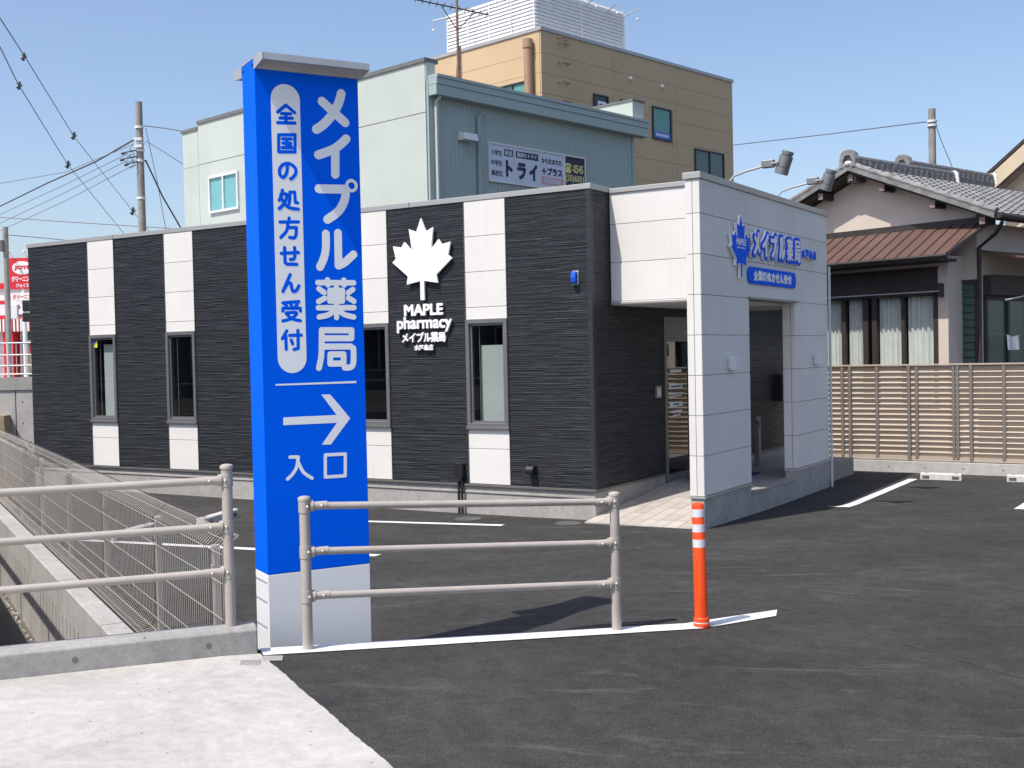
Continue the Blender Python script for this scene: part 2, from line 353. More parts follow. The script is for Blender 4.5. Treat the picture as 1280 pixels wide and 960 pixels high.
ENTR=[('p',[(154,1477),(205,1474)]),('c',[(205,1474),(193,1415),(167,1375),(135,1347)]),('c',[(200,1452),(234,1382),(288,1341)]),('p',[(375,1476),(504,1474),(500,1341),(372,1342),(375,1476)])]
ARROW=[(119,1715),(454,1715),(360,1843),(417,1841),(542,1691),(412,1537),(356,1540),(456,1667),(118,1669)]
RULE=[(77,1915),(588,1918),(587,1905),(77,1905)]
RING=(587,3111)

# ------------------------------------------------------------------ ground: asphalt lot and road, pavement, kerb, canal
QX, QY = -.024, 7.068
EX, EY = .938, .346
LROT = math.atan2(EY, EX)
def ss(x): x = max(0., min(1., x)); return x*x*(3-2*x)
def zg(X, Y):
    s = (X-QX)*EX+(Y-QY)*EY; t = -(X-QX)*EY+(Y-QY)*EX
    road = .34-.05*max(-1.6, min(3., X))
    if t <= 0: return road
    base = max(0., .16-.0215*(Y-7.5))-.05*math.exp(-(t/.7)**2)*(1-ss((s-.2)/1.0)); L = .12+2.78*ss((s+.1)/1.8)
    return base+(road-base)*(1-ss(t/L))
def ST(s, t): return QX+s*EX-t*EY, QY+s*EY+t*EX
AX, AY = -2.686, 8.028
WX, WY = -.491, .871
def s_left(t):
    if t <= 0: return (-2.3-QX+t*EY)/EX
    px, py = QX-t*EY-AX, QY+t*EX-AY
    return -(px*WY-py*WX)/(EX*WY-EY*WX)
ts = [-14, -10, -7, -5, -4, -3, -2, -1.2, -.6, -.3, -.15, 0]+[.05*i for i in range(1, 9)]+[.4+.15*i for i in range(1, 22)]+[4, 5, 6, 7, 8, 10, 12, 15, 20, 28, 40, 60]
ds = [0, .1, .2, .4]+[.6+.22*i for i in range(0, 24)]+[6.5, 7.5, 9, 11, 14, 19, 28, 50]
mb = MB(); n = len(ds)
for t in ts:
    s0 = s_left(t)
    for d in ds:
        X, Y = ST(s0+d, t); mb.v.append((X, Y, zg(X, Y)))
for i in range(len(ts)-1):
    for j in range(n-1): mb.f.append((i*n+j, i*n+j+1, (i+1)*n+j+1, (i+1)*n+j))
structure(mb.build('parking_lot', M['asphalt'], smooth=True))
structure(MB().add([(-900, -300, -1.75), (900, -300, -1.75), (900, 2500, -1.75), (-900, 2500, -1.75)], [(0, 1, 2, 3)]).build('ground', M['earth']))

def edge_s(t):                                 # right-hand edge of the pavement
    x0, y0 = -1.391, 6.331; dx, dy = .862, -1.609
    px, py = QX-t*EY-x0, QY+t*EX-y0
    return -(px*dy-py*dx)/(EX*dy-EY*dx)+.002*math.sin(t*41)+.0018*math.sin(t*87+1)+.003*math.sin(t*9)
def slab(name, cols, rows, th, mat):
    mb = MB(); n = len(cols(rows[0]))
    for dz in (0, -th):
        for t in rows:
            for s in cols(t):
                X, Y = ST(s, t); mb.v.append((X, Y, .346-.05*max(-1.6, min(3, X))+dz))
    N = n*len(rows)
    for i in range(len(rows)-1):
        for j in range(n-1):
            q = (i*n+j, i*n+j+1, (i+1)*n+j+1, (i+1)*n+j); mb.f.append(q); mb.f.append(tuple(k+N for k in q[::-1]))
    per = [j for j in range(n)]+[i*n+n-1 for i in range(1, len(rows))]+[(len(rows)-1)*n+j for j in range(n-2, -1, -1)]+[i*n for i in range(len(rows)-2, 0, -1)]
    for a, b in zip(per, per[1:]+per[:1]): mb.f.append((b, a, a+N, b+N))
    return mb.build(name, mat)
rows = [-13, -9, -6, -4.5, -3.6]+[-3.4+.035*i for i in range(95)]
structure(slab('pavement', lambda t: [edge_s(t)-d for d in (11, 8, 6, 4, 3, 2.2, 1.6, 1.1, .7, .4, .2, 0)], rows, .3, M['pavement']))
# white painted boundary line on the crest
def strip(name, near, far, k, up, mat):
    mb = MB()
    def sub(p):
        out = []
        for a, b in zip(p, p[1:]):
            for i in range(k): out.append((a[0]+(b[0]-a[0])*i/k, a[1]+(b[1]-a[1])*i/k))
        return out+[p[-1]]
    A, Bq = sub(near), sub(far); n = len(A)
    for q in range(3):
        for a, b in zip(A, Bq):
            s, t = a[0]+(b[0]-a[0])*q/2, a[1]+(b[1]-a[1])*q/2; X, Y = ST(s, t); mb.v.append((X, Y, zg(X, Y)+up))
    for q in range(2):
        for i in range(n-1): mb.f.append((q*n+i, q*n+i+1, (q+1)*n+i+1, (q+1)*n+i))
    return structure(mb.build(name, mat))
strip('boundary_line', [(-1.54, -.15), (1.22, -.17), (1.90, .03)], [(-1.54, 0), (1.18, -.02), (2.02, .20)], 14, .006, M['line'])

# kerb block under the left railing
def LF(name, label, cat, loc, group=None, dz=0):
    X, Y = ST(*loc[:2]); return thing(name, label, cat, (X, Y, loc[2]+dz), LROT, group)
k = MB(); prof = [(-.107, .25), (.05, .25), (.05, .56), (.04, .572), (-.085, .572), (-.107, .55)]
k.prism(prof, lambda a, b, d: (d, a, b), -12, -1.565)
kerb = LF('kerb_block', 'grey concrete kerb block carrying the pipe railing beside the canal', 'kerb', (0, 0, 0))
k.build('block', M['kerb'], kerb, bevel=.006)
for s in (-1.83, -2.52):
    MB().tube([(s, -.101, .49), (s, -.1085, .49)], .016, 14).build('tie_hole', M['copingdark'], kerb)
for s, t in ((-1.50, -.23), (-1.63, -.29)):
    X, Y = ST(s, t); o = tag(B(-.055, .055, -.05, .05, -.004, .003).build('drain_lid', M['kerb' if s > -1.6 else 'pole'], bevel=.003), 'small square pale concrete lid set beside the asphalt edge' if s > -1.6 else 'small grey drain lid set in the pavement by the kerb end', 'drain lid')
    o.location = (X, Y, .346-.05*X+.0); o.rotation_euler = (0, .05, LROT-.2)

# canal: wall, ledge, bed, far bank
CROT = math.atan2(WY, WX)-math.pi/2
structure(B(-9, 0, -22, 40, -1.7, -1.6).build('canal_bed', M['dirt'])).location = (AX, AY, 0)
bpy.data.objects['canal_bed'].rotation_euler = (0, 0, CROT)
cw = thing('canal_wall', 'pale concrete retaining wall of the canal below the mesh fence', 'wall', (AX, AY, 0), CROT)
y = -1.72; seg0 = None
while y < 26:
    if seg0 is None:
        mb = MB(); mb.prism([(-.19, -1.6), (.0, -1.6), (.0, .185), (-.012, .195), (-.16, .195), (-.17, .185)], lambda a, b, d: (a, d, b), 0, 1.985)
        for i in range(9): mb.box(-.178, -.168, .16+.2*i, .17+.2*i, -1.6, -.05)
        seg0 = mb.build('wall_segment', M['canalwall'], cw)
        seg0.location = (0, y, 0)
    else: copyobj(seg0, cw, (0, y, 0))
    y += 2.0
B(-.225, -.17, -1.72, 24, -1.6, -.66).build('ledge', M['canalwall'], cw)
mb = MB()
for i in range(900):
    yy = random.uniform(-1.7, 16); xx = -.18-abs(random.gauss(0, .02)); r = random.uniform(.01, .026)
    mb.lathe([(r*.5, -r*.5), (r*random.uniform(.8, 1.2), 0), (r*.4, r*.6)], (xx, yy, -.655), 6)
st = mb.build('rubble', M['rubble'], cw); st['kind'] = 'stuff'
fb = thing('canal_wall', 'concrete bank wall of the canal on the side opposite the mesh fence', 'wall', (AX, AY, 0), CROT)
B(-1.45, -1.25, .4, 26, -1.6, 1.05).build('wall_segment', M['canalwall'], fb)
bk = structure(B(-80, -1.45, .4, 40, -1.6, 1.03).build('bank', M['earth'])); bk.location = (AX, AY, 0); bk.rotation_euler = (0, 0, CROT)

br = thing('bank_railing', 'plain pipe railing on the canal bank opposite the mesh fence', 'railing', (AX, AY, 0), CROT)
MB().tube([(-1.3, .5, 1.62), (-1.3, 25, 1.62)], .03, 10).build('rail', M['rail'], br, True)
for i in range(12): MB().tube([(-1.3, .6+2.1*i, 1.0), (-1.3, .6+2.1*i, 1.62)], .03, 10).build('post', M['rail'], br, True)
# ------------------------------------------------------------------ mesh fence on the canal edge
mf = thing('mesh_fence', 'brown wire mesh fence with folded top along the canal', 'fence', (AX, AY, 0), CROT)
FX = .22
posts = [-1.69, -1.42]+[.12+2.03*i for i in range(12)]
def fz(y): return zg(AX+WX*y+.3, AY+WY*y)-.02
for i, y in enumerate(posts):
    if i == 0: continue
    MB().box(FX-.022, FX+.022, y-.022, y+.022, fz(y)-.05, .96).build('post', M['meshpaint'], mf, bevel=.004)
    if y < 12: B(FX-.03, FX-.015, y-.03, y+.03, .80, .84).build('clamp', M['meshpaint'], mf)
for i in range(len(posts)-1):
    y0, y1 = posts[i], posts[i+1]; mb = MB(); nn = 4 if y0 < 4 else 3; r = .0023 if y0 < 8 else .0028
    ff = FX-.035
    prof = [(ff-.17, .20), (ff-.10, .165), (ff-.03, .18), (ff, .23), (ff, .96), (ff+.10, 1.045), (ff+.075, 1.075)]
    step = .05
    c = int((y1-y0)/step)
    for j in range(c+1): mb.tube([(x, y0+j*(y1-y0)/c, z) for x, z in prof], r, nn, False)
    for x, z in ((ff-.17, .2), (ff-.10, .165), (ff-.03, .18), (ff, .24), (ff, .35), (ff, .56), (ff, .77), (ff, .94), (ff+.052, 1.005), (ff+.098, 1.043)):
        mb.tube([(x-.004, y0, z), (x-.004, y1, z)], r*1.25, 5, False)
    mb.build('wire_panel', M['meshpaint'], mf, norecalc=True)

# ------------------------------------------------------------------ pipe railings
def railing(name, label, s0, s1, t, z0, z1, h=.87, far_open=False):
    """posts at s0 and s1 standing on z0 / z1; three pipe rails between"""
    X, Y = ST(s0, t); th = thing(name, label, 'railing', (X, Y, z0), LROT, None)
    Ln = s1-s0
    for (sx, zz, sg) in ((0, 0, 1), (Ln, z1-z0, -1)):
        MB().lathe([(.0303, -.06), (.0303, h-.012)], (sx, 0, zz), 24).build('post', M['rail'], th, True)
        MB().lathe([(.036, h-.016), (.037, h-.004), (.033, h+.004), (.018, h+.010), (.001, h+.011)], (sx, 0, zz), 24).build('cap', M['rail'], th, True)
        for rz in (.305, .56, .82):
            cl = MB()
            cl.lathe([(.034, rz-.034), (.034, rz+.034)], (sx, 0, zz), 24)
            cl.tube([(sx+sg*.03, 0, zz+rz), (sx+sg*.048, 0, zz+rz)], .034, 16)
            cl.tube([(sx+sg*.045, 0, zz+rz), (sx+sg*.13, 0, zz+rz)], .0245, 16)
            c = cl.build('bracket', M['rail'], th, True)
            for bx in (sx+sg*.012, sx+sg*.095):
                MB().ball((bx, -.034 if bx == sx+sg*.012 else -.0235, zz+rz), .0095, 10).build('bolt', M['bolt'], c, True)
    for rz in (.305, .56, .82):
        MB().tube([(.06, 0, rz), (Ln-.06, 0, rz+z1-z0)], .0215, 20).build('rail', M['rail'], th, True)
    return th
railing('pipe_railing', 'beige pipe railing standing on the white line in front of the blue sign', -1.277, .667, -.07, .40, .305)
railing('pipe_railing', 'beige pipe railing mounted on the concrete kerb over the canal', -3.70, -1.70, -.028, .572, .572, .90)

# ------------------------------------------------------------------ orange post
X, Y = ST(1.249, -.115); bo = thing('delineator_post', 'orange flexible traffic post with three white reflective bands', 'traffic post', (X, Y, zg(X, Y)), 0)
bo.rotation_euler = (0, R(-.9), 0)
MB().lathe([(.05, 0), (.053, .01), (.053, .028), (.0515, .031)], n=28).build('base', M['orange'], bo, True)
MB().lathe([(.0516, .031), (.0516, .037)], n=28).build('base_band', M['reflective'], bo, True)
MB().lathe([(.0515, .037), (.05, .06), (.044, .066), (.0395, .785), (.035, .797), (.02, .803), (.001, .804)], n=28).build('tube', M['orange'], bo, True)
for z in (.738, .642, .544): MB().lathe([(.0412, z-.025), (.0412, z+.025)], n=28).build('reflective_band', M['reflective'], bo, True)

# ------------------------------------------------------------------ parking lines, wheel stops, lids (pharmacy frame: a right along the front wall, b away from it)
BX, BY, BROT = .9869, 14.0008, -.555
CA, SA = math.cos(BROT), math.sin(BROT)
def AB(a, b): return BX+a*CA-b*SA, BY+a*SA+b*CA
def paint(name, poly, up=.006):
    mb = MB(); 
    for a, b in poly: X, Y = AB(a, b); mb.v.append((X, Y, zg(X, Y)+up))
    mb.f = [tuple(range(len(poly)))]; return structure(mb.build(name, M['line']))
def bar(name, p, q, wd=.13, k=6):
    dx, dy = q[0]-p[0], q[1]-p[1]; l = math.hypot(dx, dy); nx, ny = -dy/l*wd/2, dx/l*wd/2; mb = MB()
    for i in range(k+1):
        for sg in (-1, 1):
            X, Y = AB(p[0]+dx*i/k+nx*sg, p[1]+dy*i/k+ny*sg); mb.v.append((X, Y, zg(X, Y)+.006))
    mb.f = [(2*i, 2*i+1, 2*i+3, 2*i+2) for i in range(k)]
    return structure(mb.build(name, M['line']))
bar('parking_line', (-4.6, -3.83), (-.70, -3.36)); bar('parking_line', (-4.7, -1.55), (-.80, -.86))
bar('parking_line', (2.36, 2.75), (2.40, 5.95)); paint('parking_line', [(2.12, 2.34), (2.40, 2.40), (2.425, 2.76), (2.295, 2.76), (2.26, 2.50)])
bar('parking_line', (4.36, 2.9), (4.42, 6.1), .15)
def stopper(label, a, b, rz, ln):
    X, Y = AB(a, b); t = thing('wheel_stop', label, 'wheel stop', (X, Y, zg(X, Y)+.002), BROT+rz)
    MB().prism([(-.07, -.02), (.07, -.02), (.06, .085), (.04, .1), (-.04, .1), (-.06, .085)], lambda p, q, d: (d, p, q), -ln/2, ln/2).build('block', M['stopper'], t, bevel=.006)
    for x in (-ln*.36, ln*.36):
        B(x-.05, x+.05, -.071, -.064, .015, .06).build('reflector', M['iron'], t)
        B(x-.025, x+.025, -.025, .025, .0995, .102).build('bolt_hole', M['iron'], t)
stopper('pale concrete wheel stop at the head of the white line before slatted fence', 2.80, 6.03, .02, .6)
stopper('pale concrete wheel stop before slatted fence, farther from the porch', 4.02, 6.16, .02, .6)
stopper('pale concrete wheel stop seen through the mesh fence', -4.33, -3.38, R(90+18), .9)
stopper('pale concrete wheel stop beside the blue sign near pharmacy foundation', -4.5, -1.85, R(90+18), .9)
for a, b, r, lab in ((-1.557, -.476, .17, 'round drain lid in the asphalt near the two black pipes'), (-.172, -.395, .16, 'round drain lid in the asphalt by the dark wall corner')):
    X, Y = AB(a, b); mb = MB(); mb.lathe([(r, -.02), (r, .004), (r-.01, .006), (r-.02, .004), (.001, .004)], n=28); o = tag(mb.build('drain_lid', M['iron'], smooth=True), lab, 'drain lid'); o.location = (X, Y, zg(X, Y)+.003)
JP = [(.2, 2.1), (.98, 1.60), (1.53, 1.07), (1.94, .50), (2.10, .26), (2.2, -.32), (2.29, -.93), (2.41, -1.64), (2.6, -3)]
strip('asphalt_joint', JP, [(a+.006, b+.004) for a, b in JP], 4, .004, M['iron'])

# ------------------------------------------------------------------ pharmacy
ph = thing('pharmacy_building', 'single storey pharmacy with dark ribbed siding, white panel strips and white porch', 'building', (BX, BY, 0), BROT)
FR = lambda x, z, d: (x, -d, z)                # front wall, d proud
SD = lambda x, z, d: (d, x, z)                 # side wall a = 0 facing right
ZB, ZT = .40, 4.04
def ribs(mb, x0, x1, z0, z1, fn, base):
    mb.add([fn(x0, z0, base), fn(x1, z0, base), fn(x1, z1, base), fn(x0, z1, base)], [(0, 1, 2, 3)])
    z = z0; p = (z1-z0)/round((z1-z0)/.0228)
    while z < z1-.001:
        x = x0
        while x < x1-.001:
            ln = random.uniform(.16, .8); xe = min(x1, x+ln)
            if x1-xe < .12: xe = x1
            e = random.choice((.004, .006, .008, .010)); d = base+e; za, zb = z+.0008, z+p-.002
            v = [fn(x, za, base), fn(xe, za, base), fn(xe, zb, base), fn(x, zb, base), fn(x, za+.002, d), fn(xe, za+.002, d), fn(xe, zb-e*.75, d), fn(x, zb-e*.75, d)]
            mb.add(v, [(4, 5, 6, 7), (0, 1, 5, 4), (1, 2, 6, 5), (2, 3, 7, 6), (3, 0, 4, 7)]); x = xe
        z += p
strips = [(-9.235, -8.60), (-7.435, -6.80), (-5.585, -4.95), (-3.725, -3.09), (-1.835, -1.205)]
darks = [(-10.776, -9.235), (-8.60, -7.435), (-6.80, -5.585), (-4.95, -3.725), (-3.09, -1.835), (-1.205, 0)]
for x0, x1 in darks:
    mb = MB(); ribs(mb, x0+.004, x1-.004, ZB, ZT, FR, .0); mb.build('dark_siding', M['dark'], ph)
    B(x0, x1, .004, .3, ZB-.05, ZT-.05).build('wall_core', M['darkback'], ph)
for x in [d[1] for d in darks[:-1]]+[d[0] for d in darks[1:]]:
    B(x-.004, x+.004, -.016, .004, ZB, ZT).build('joint_trim', M['copingdark'], ph)
JZ = [ZB+.455*i for i in range(9)]
ZW0, ZW1 = 1.118, 2.518
pm = {}
def wpanel(x0, x1, z0, z1, fn, parent=ph, d=.012, th=.02, name='white_panel', mat='white'):
    mb = MB(); g = .003
    mb.prism([(x0+g, z0+g), (x1-g, z0+g), (x1-g, z1-g), (x0+g, z1-g)], fn, d-th, d)
    return mb.build(name, M[mat], parent, bevel=.0025)
for i, (x0, x1) in enumerate(strips):
    for z0, z1 in zip(JZ, JZ[1:]):
        if z1 <= ZW0 or z0 >= ZW1: wpanel(x0+.004, x1-.004, z0, z1, FR)
        elif z0 < ZW0 < z1: wpanel(x0+.004, x1-.004, z0, ZW0, FR)
        elif z0 < ZW1 < z1: wpanel(x0+.004, x1-.004, ZW1, z1, FR)
    B(x0, x1, .009, .3, ZB-.05, ZW0).build('wall_core', M['darkback'], ph); B(x0, x1, .009, .3, ZW1, ZT-.05).build('wall_core', M['darkback'], ph)
    # window: frame, sash, glass, lining, blind
    wn = MB(); f = .052
    for q in ((x0, x1, ZW0, ZW0+f+.015), (x0, x1, ZW1-f, ZW1), (x0, x0+f, ZW0+f+.015, ZW1-f), (x1-f, x1, ZW0+f+.015, ZW1-f)): wn.box(q[0], q[1], -.035, .09, q[2], q[3])
    wn.box(x0-.008, x1+.008, -.05, .0, ZW0-.012, ZW0+.02)
    wo_ = wn.build('window', M['winframe'], ph, bevel=.003)
    sa = MB(); g = .028; a0, a1, c0, c1 = x0+f, x1-f, ZW0+f+.015, ZW1-f
    for q in ((a0, a1, c0, c0+g), (a0, a1, c1-g, c1), (a0, a0+g, c0+g, c1-g), (a1-g, a1, c0+g, c1-g)): sa.box(q[0], q[1], 0, .03, q[2], q[3])
    sa.build('sash', M['winframe'], wo_)
    MB().add([(a0+g, .014, c0+g), (a1-g, .014, c0+g), (a1-g, .014, c1-g), (a0+g, .014, c1-g)], [(0, 1, 2, 3)]).build('pane', M['glass'], wo_)
    li = MB(); li.add([(a0, .09, c0), (a1, .09, c0), (a1, .09, c1), (a0, .09, c1), (a0, .8, c0), (a1, .8, c0), (a1, .8, c1), (a0, .8, c1)], [(4, 5, 6, 7), (0, 1, 5, 4), (1, 2, 6, 5), (2, 3, 7, 6), (3, 0, 4, 7)])
    li.build('lining', M['interior'], wo_)
    if i == 0: B(a0+.15, a1, .1, .105, c0, c1-.1).build('blind', M['blind'], wo_)
    if i == 4: B(a0+.10, a1, .1, .105, c0, c1-.28).build('blind', M['blind'], wo_)
    if i in (0, 1, 4): MB().tube([(a0+.10, .07, c0), (a0+.10, .07, c1)], .006, 8).build('blind_cord', M['winframe'], wo_)
# sticker on the far window
stk = thing('window_sticker', 'small blue and yellow security sticker on the window farthest from the porch', 'sticker', (BX, BY, 0), BROT)
x, z = -9.235+.055, ZW1-.07
MB().add([(x, -.002+.012, z), (x+.1, .01, z), (x, .01, z-.13)], [(0, 1, 2)]).build('blue_half', M['stickerblue'], stk)
MB().add([(x+.1, .0095, z), (x+.1, .0095, z-.13), (x, .0095, z-.13)], [(0, 1, 2)]).build('yellow_half', M['stickeryellow'], stk)
# side wall (a = 0): dark siding to the door, door, dark siding beyond
D0, D1 = 2.10, 3.95
for y0, y1, z0, z1 in ((.05, D0-.03, ZB, ZT), (D1+.03, 7.3, ZB, ZT), (D0-.03, D1+.03, 2.53, ZT)):
    mb = MB(); ribs(mb, y0, y1, z0, z1, SD, .0); mb.build('dark_siding', M['dark'], ph); B(-.3, -.004, y0, y1, z0-.05, z1-.05).build('wall_core', M['darkback'], ph)
mb = MB(); mb.box(-.05, .014, -.014, .05, ZB, ZT); mb.build('corner_trim', M['dark'], ph, bevel=.003)
B(-10.776, -10.5, .3, 7.3, -.2, ZT-.05).build('end_wall', M['dark'], ph); B(-10.5, -.3, 7.0, 7.3, -.2, ZT-.05).build('back_wall', M['dark'], ph)
B(-10.5, -.02, .3, 7.0, 3.8, 3.9).build('roof_deck', M['copingdark'], ph)
B(-10.79, .02, -.02, .28, ZT, 4.107).build('coping', M['coping'], ph, bevel=.004)
B(-.26, .021, .281, 7.32, ZT, 4.106).build('coping', M['coping'], ph, bevel=.004)
for x in (-8.6, -5.6, -2.7): B(x-.004, x+.004, -.024, .28, ZT-.003, 4.11).build('coping_joint', M['copingdark'], ph)
B(-10.79, .024, -.034, .3, ZB-.032, ZB-.004).build('base_flashing', M['copingdark'], ph, bevel=.002)
B(-.3, .034, .301, D0-.05, ZB-.032, ZB-.004).build('base_flashing', M['copingdark'], ph)
B(-.3, .034, D1+.06, 7.3, ZB-.032, ZB-.004).build('base_flashing', M['copingdark'], ph)
fo = MB(); fo.box(-10.76, 0, -.004, .3, -.3, ZB-.033); fo.build('foundation', M['foundation'], ph, bevel=.004)
B(-.3, -.002, .302, D0-.04, -.3, ZB-.033).build('foundation', M['foundation'], ph); B(-.3, -.002, D1+.05, 7.3, -.3, ZB-.033).build('foundation', M['foundation'], ph)
B(-10.76, 0, -.018, -.005, .285, .30).build('plinth_line', M['foundation'], ph)
# door in the side wall
dr = MB()
for q in ((D0-.03, D0+.04, .27, 2.53), (D1-.04, D1+.03, .27, 2.53), (D0+.04, D1-.04, 2.44, 2.53), (D0+.04, D1-.04, 2.19, 2.24), (D0+.04, D1-.04, .27, .36), ((D0+D1)/2-.04, (D0+D1)/2+.04, .36, 2.19)):
    dr.box(-.09, .02, q[0], q[1], q[2], q[3])
door = dr.build('door', M['winframe'], ph, bevel=.004)
MB().add([(-.02, D0+.04, .36), (-.02, D1-.04, .36), (-.02, D1-.04, 2.19), (-.02, D0+.04, 2.19)], [(0, 1, 2, 3)]).build('pane', M['glassdoor'], door)
B(-.07, -.015, D0+.04, D1-.04, 2.24, 2.44).build('transom_panel', M['winframe'], door)
li = MB(); li.add([(-.1, D0, .27), (-.1, D1, .27), (-.1, D1, 2.5), (-.1, D0, 2.5), (-1.6, D0, .27), (-1.6, D1, .27), (-1.6, D1, 2.5), (-1.6, D0, 2.5)], [(4, 5, 6, 7), (0, 1, 5, 4), (1, 2, 6, 5), (2, 3, 7, 6), (3, 0, 4, 7)])
li.build('lobby', M['interior'], door)
B(-.019, -.0175, D0+.18, D0+.62, 1.53, 1.60).build('notice', M['vinylwhite'], door); B(-.019, -.0175, D0+.18, D0+.62, 1.28, 1.35).build('notice', M['vinylwhite'], door)
for y0, y1, z0, z1, m in ((.22, .58, 1.555, 1.575, 'navy'), (.30, .50, 1.305, 1.325, 'navy'), (.2, .6, 1.76, 1.80, 'vinylwhite'), (.14, .64, 1.455, 1.475, 'vinylwhite'), (.16, .60, 1.425, 1.44, 'vinylwhite'), (.22, .6, 1.20, 1.23, 'vinylwhite'), (.28, .54, 1.15, 1.17, 'vinylwhite')):
    MB().sheet([(D0+y0, z0), (D0+y1, z0), (D0+y1, z1), (D0+y0, z1)], lambda x, z: (-.0172, x, z)).build('notice_line', M[m], door)
# porch: right wall with opening, beam, soffit, roof
PA, PT = 1.5265, .175                         # outer face and thickness
P0, P1, OA, OB = -.277, 4.53, 1.245, 3.01
ZP = .413; PZ = [ZP+.455*i for i in range(9)]; OZ = 2.69
PS = lambda x, z, d: (PA-.014+d, x, z)
PI = lambda x, z, d: (PA-PT+.014-d, x, z)
for y0, y1, z0, z1 in ((P0+.014, OA-.014, ZP, 3.98), (OB+.014, P1-.014, ZP, 3.98), (OA-.014, OB+.014, OZ+.012, 3.98)):
    B(PA-PT+.016, PA-.016, y0, y1, z0, z1).build('porch_wall_core', M['copingdark'], ph)
def rowsplit(y0, y1, lo, fn):
    for z0, z1 in zip(PZ, PZ[1:]):
        if z1 <= lo: continue
        wpanel(y0, y1, max(z0, lo), min(z1, 3.985), fn, d=.014, th=.016)
for fn in (PS, PI):
    rowsplit(P0+.088, OA, ZP, fn); rowsplit(OB, P1-.088, ZP, fn); rowsplit(OA, OB, OZ, fn)
    
for y0, y1 in ((P0, P0+.088), (P1-.088, P1)): rowsplit(y0, y1, ZP, PS)
PF = lambda x, z, d: (x, P0+.014-d, z)
for x0, x1 in ((PA-PT, PA-.088), (PA-.088, PA)): rowsplit(x0, x1, ZP, PF)
PBk = lambda x, z, d: (x, P1-.014+d, z)
rowsplit(PA-PT, PA, ZP, PBk)
for yy, sg in ((OA, 1), (OB, -1)):            # reveals of the opening
    fn = (lambda s_: (lambda x, z, d: (x, yy-s_*.014+s_*d, z)))(sg)
    for z0, z1 in zip(PZ, PZ[1:]):
        if z0 < OZ: 
            wpanel(PA-PT, PA-.06, z0, min(z1, OZ), fn, d=.014, th=.012); wpanel(PA-.06, PA, z0, min(z1, OZ), fn, d=.014, th=.012)
B(PA-PT-.01, PA+.03, OA-.03, OB+.10, OZ-.012, OZ+.014).build('opening_head', M['winframe'], ph, bevel=.002)
B(PA-PT-.02, PA+.02, P0-.02, P1+.02, 3.985, 4.058).build('coping', M['coping'], ph, bevel=.004)
for y0, y1 in ((P0-.01, OA), (OB, P1+.01)): B(PA-PT-.008, PA+.012, y0, y1, ZP-.03, ZP-.003).build('base_flashing', M['coping'], ph, bevel=.002)
B(PA-PT+.01, PA-.004, P0+.005, OA, -.3, ZP-.031).build('foundation', M['foundation'], ph, bevel=.004)
B(PA-PT+.01, PA-.004, OB, P1-.004, -.3, ZP-.031).build('foundation', M['foundation'], ph, bevel=.004)
B(PA-PT-.02, PA-.002, OA+.001, OB-.001, -.3, .262).build('foundation', M['foundation'], ph, bevel=.004)
B(PA-PT+.0, PA+.012, OA+.002, OB-.002, .262, .285).build('sill', M['porchfloor'], ph, bevel=.003)
BMZ = [2.69, 3.17, 3.645, 4.03]
PB = .49
PFb = lambda x, z, d: (x, PB+.014-d, z)
for z0, z1 in zip(BMZ, BMZ[1:]): wpanel(.014, PA-PT, z0, z1, PFb, d=.014, th=.016)
B(.014, PA-PT, PB+.016, PB+.2, 2.69, 4.0).build('beam_core', M['copingdark'], ph)
B(.022, PA-PT-.021, PB-.02, PB+.2, 4.03, 4.088).build('coping', M['coping'], ph, bevel=.004)
B(.014, PA-PT+.002, PB-.006, 4.5, 2.645, 2.688).build('soffit', M['soffit'], ph, bevel=.003)
B(.02, PA-PT-.001, PB-.018, PB+.02, 2.655, 2.675).build('soffit_edge', M['coping'], ph)
B(.03, PA-PT, PB+.2, 4.5, 3.8, 3.9).build('porch_roof', M['copingdark'], ph); B(.014, PA-PT, 4.35, 4.5, 2.69, 3.99).build('beam_core', M['white'], ph)
MB().tube([(PA+.022, P1+.03, 0), (PA+.022, P1+.03, 3.25)], .02, 14).build('downpipe', M['soffit'], ph, True)
# porch floor, ramp and its tiles
B(0, PA-PT+.012, D0+.05, 6.4, -.2, .268).build('porch_floor', M['porchfloor'], ph)
rp = MB(); rp.prism([(-.30, -.25), (D0+.05, -.25), (D0+.05, .255), (-.30, .035)], lambda p, q, d: (d, p, q), .0, PA-PT+.012); rp.build('ramp', M['porchfloor'], ph)
na, nb = 8, 8; ta, tb = (PA-PT+.01)/na, (D0+.35)/nb; sl = math.atan2(.22, D0+.35)
tm = B(.003, ta-.003, .003, tb/math.cos(sl)-.003, -.004, .007).mesh('tile')
for i in range(na):
    for j in range(nb):
        o = obj('tile', tm, M['tile'], ph); o.location = (i*ta, -.30+j*tb, .036+math.tan(sl)*j*tb); o.rotation_euler = (sl, 0, 0)
mt = tag(B(.12, .8, 2.5, 3.6, 0, .014).build('door_mat', M['doormat']), 'dark blue door mat in front of the glass entrance door', 'mat'); mt.location = (BX, BY, .268); mt.rotation_euler = (0, 0, BROT)

def PH(name, label, cat, group=None): return thing(name, label, cat, (BX, BY, 0), BROT, group)
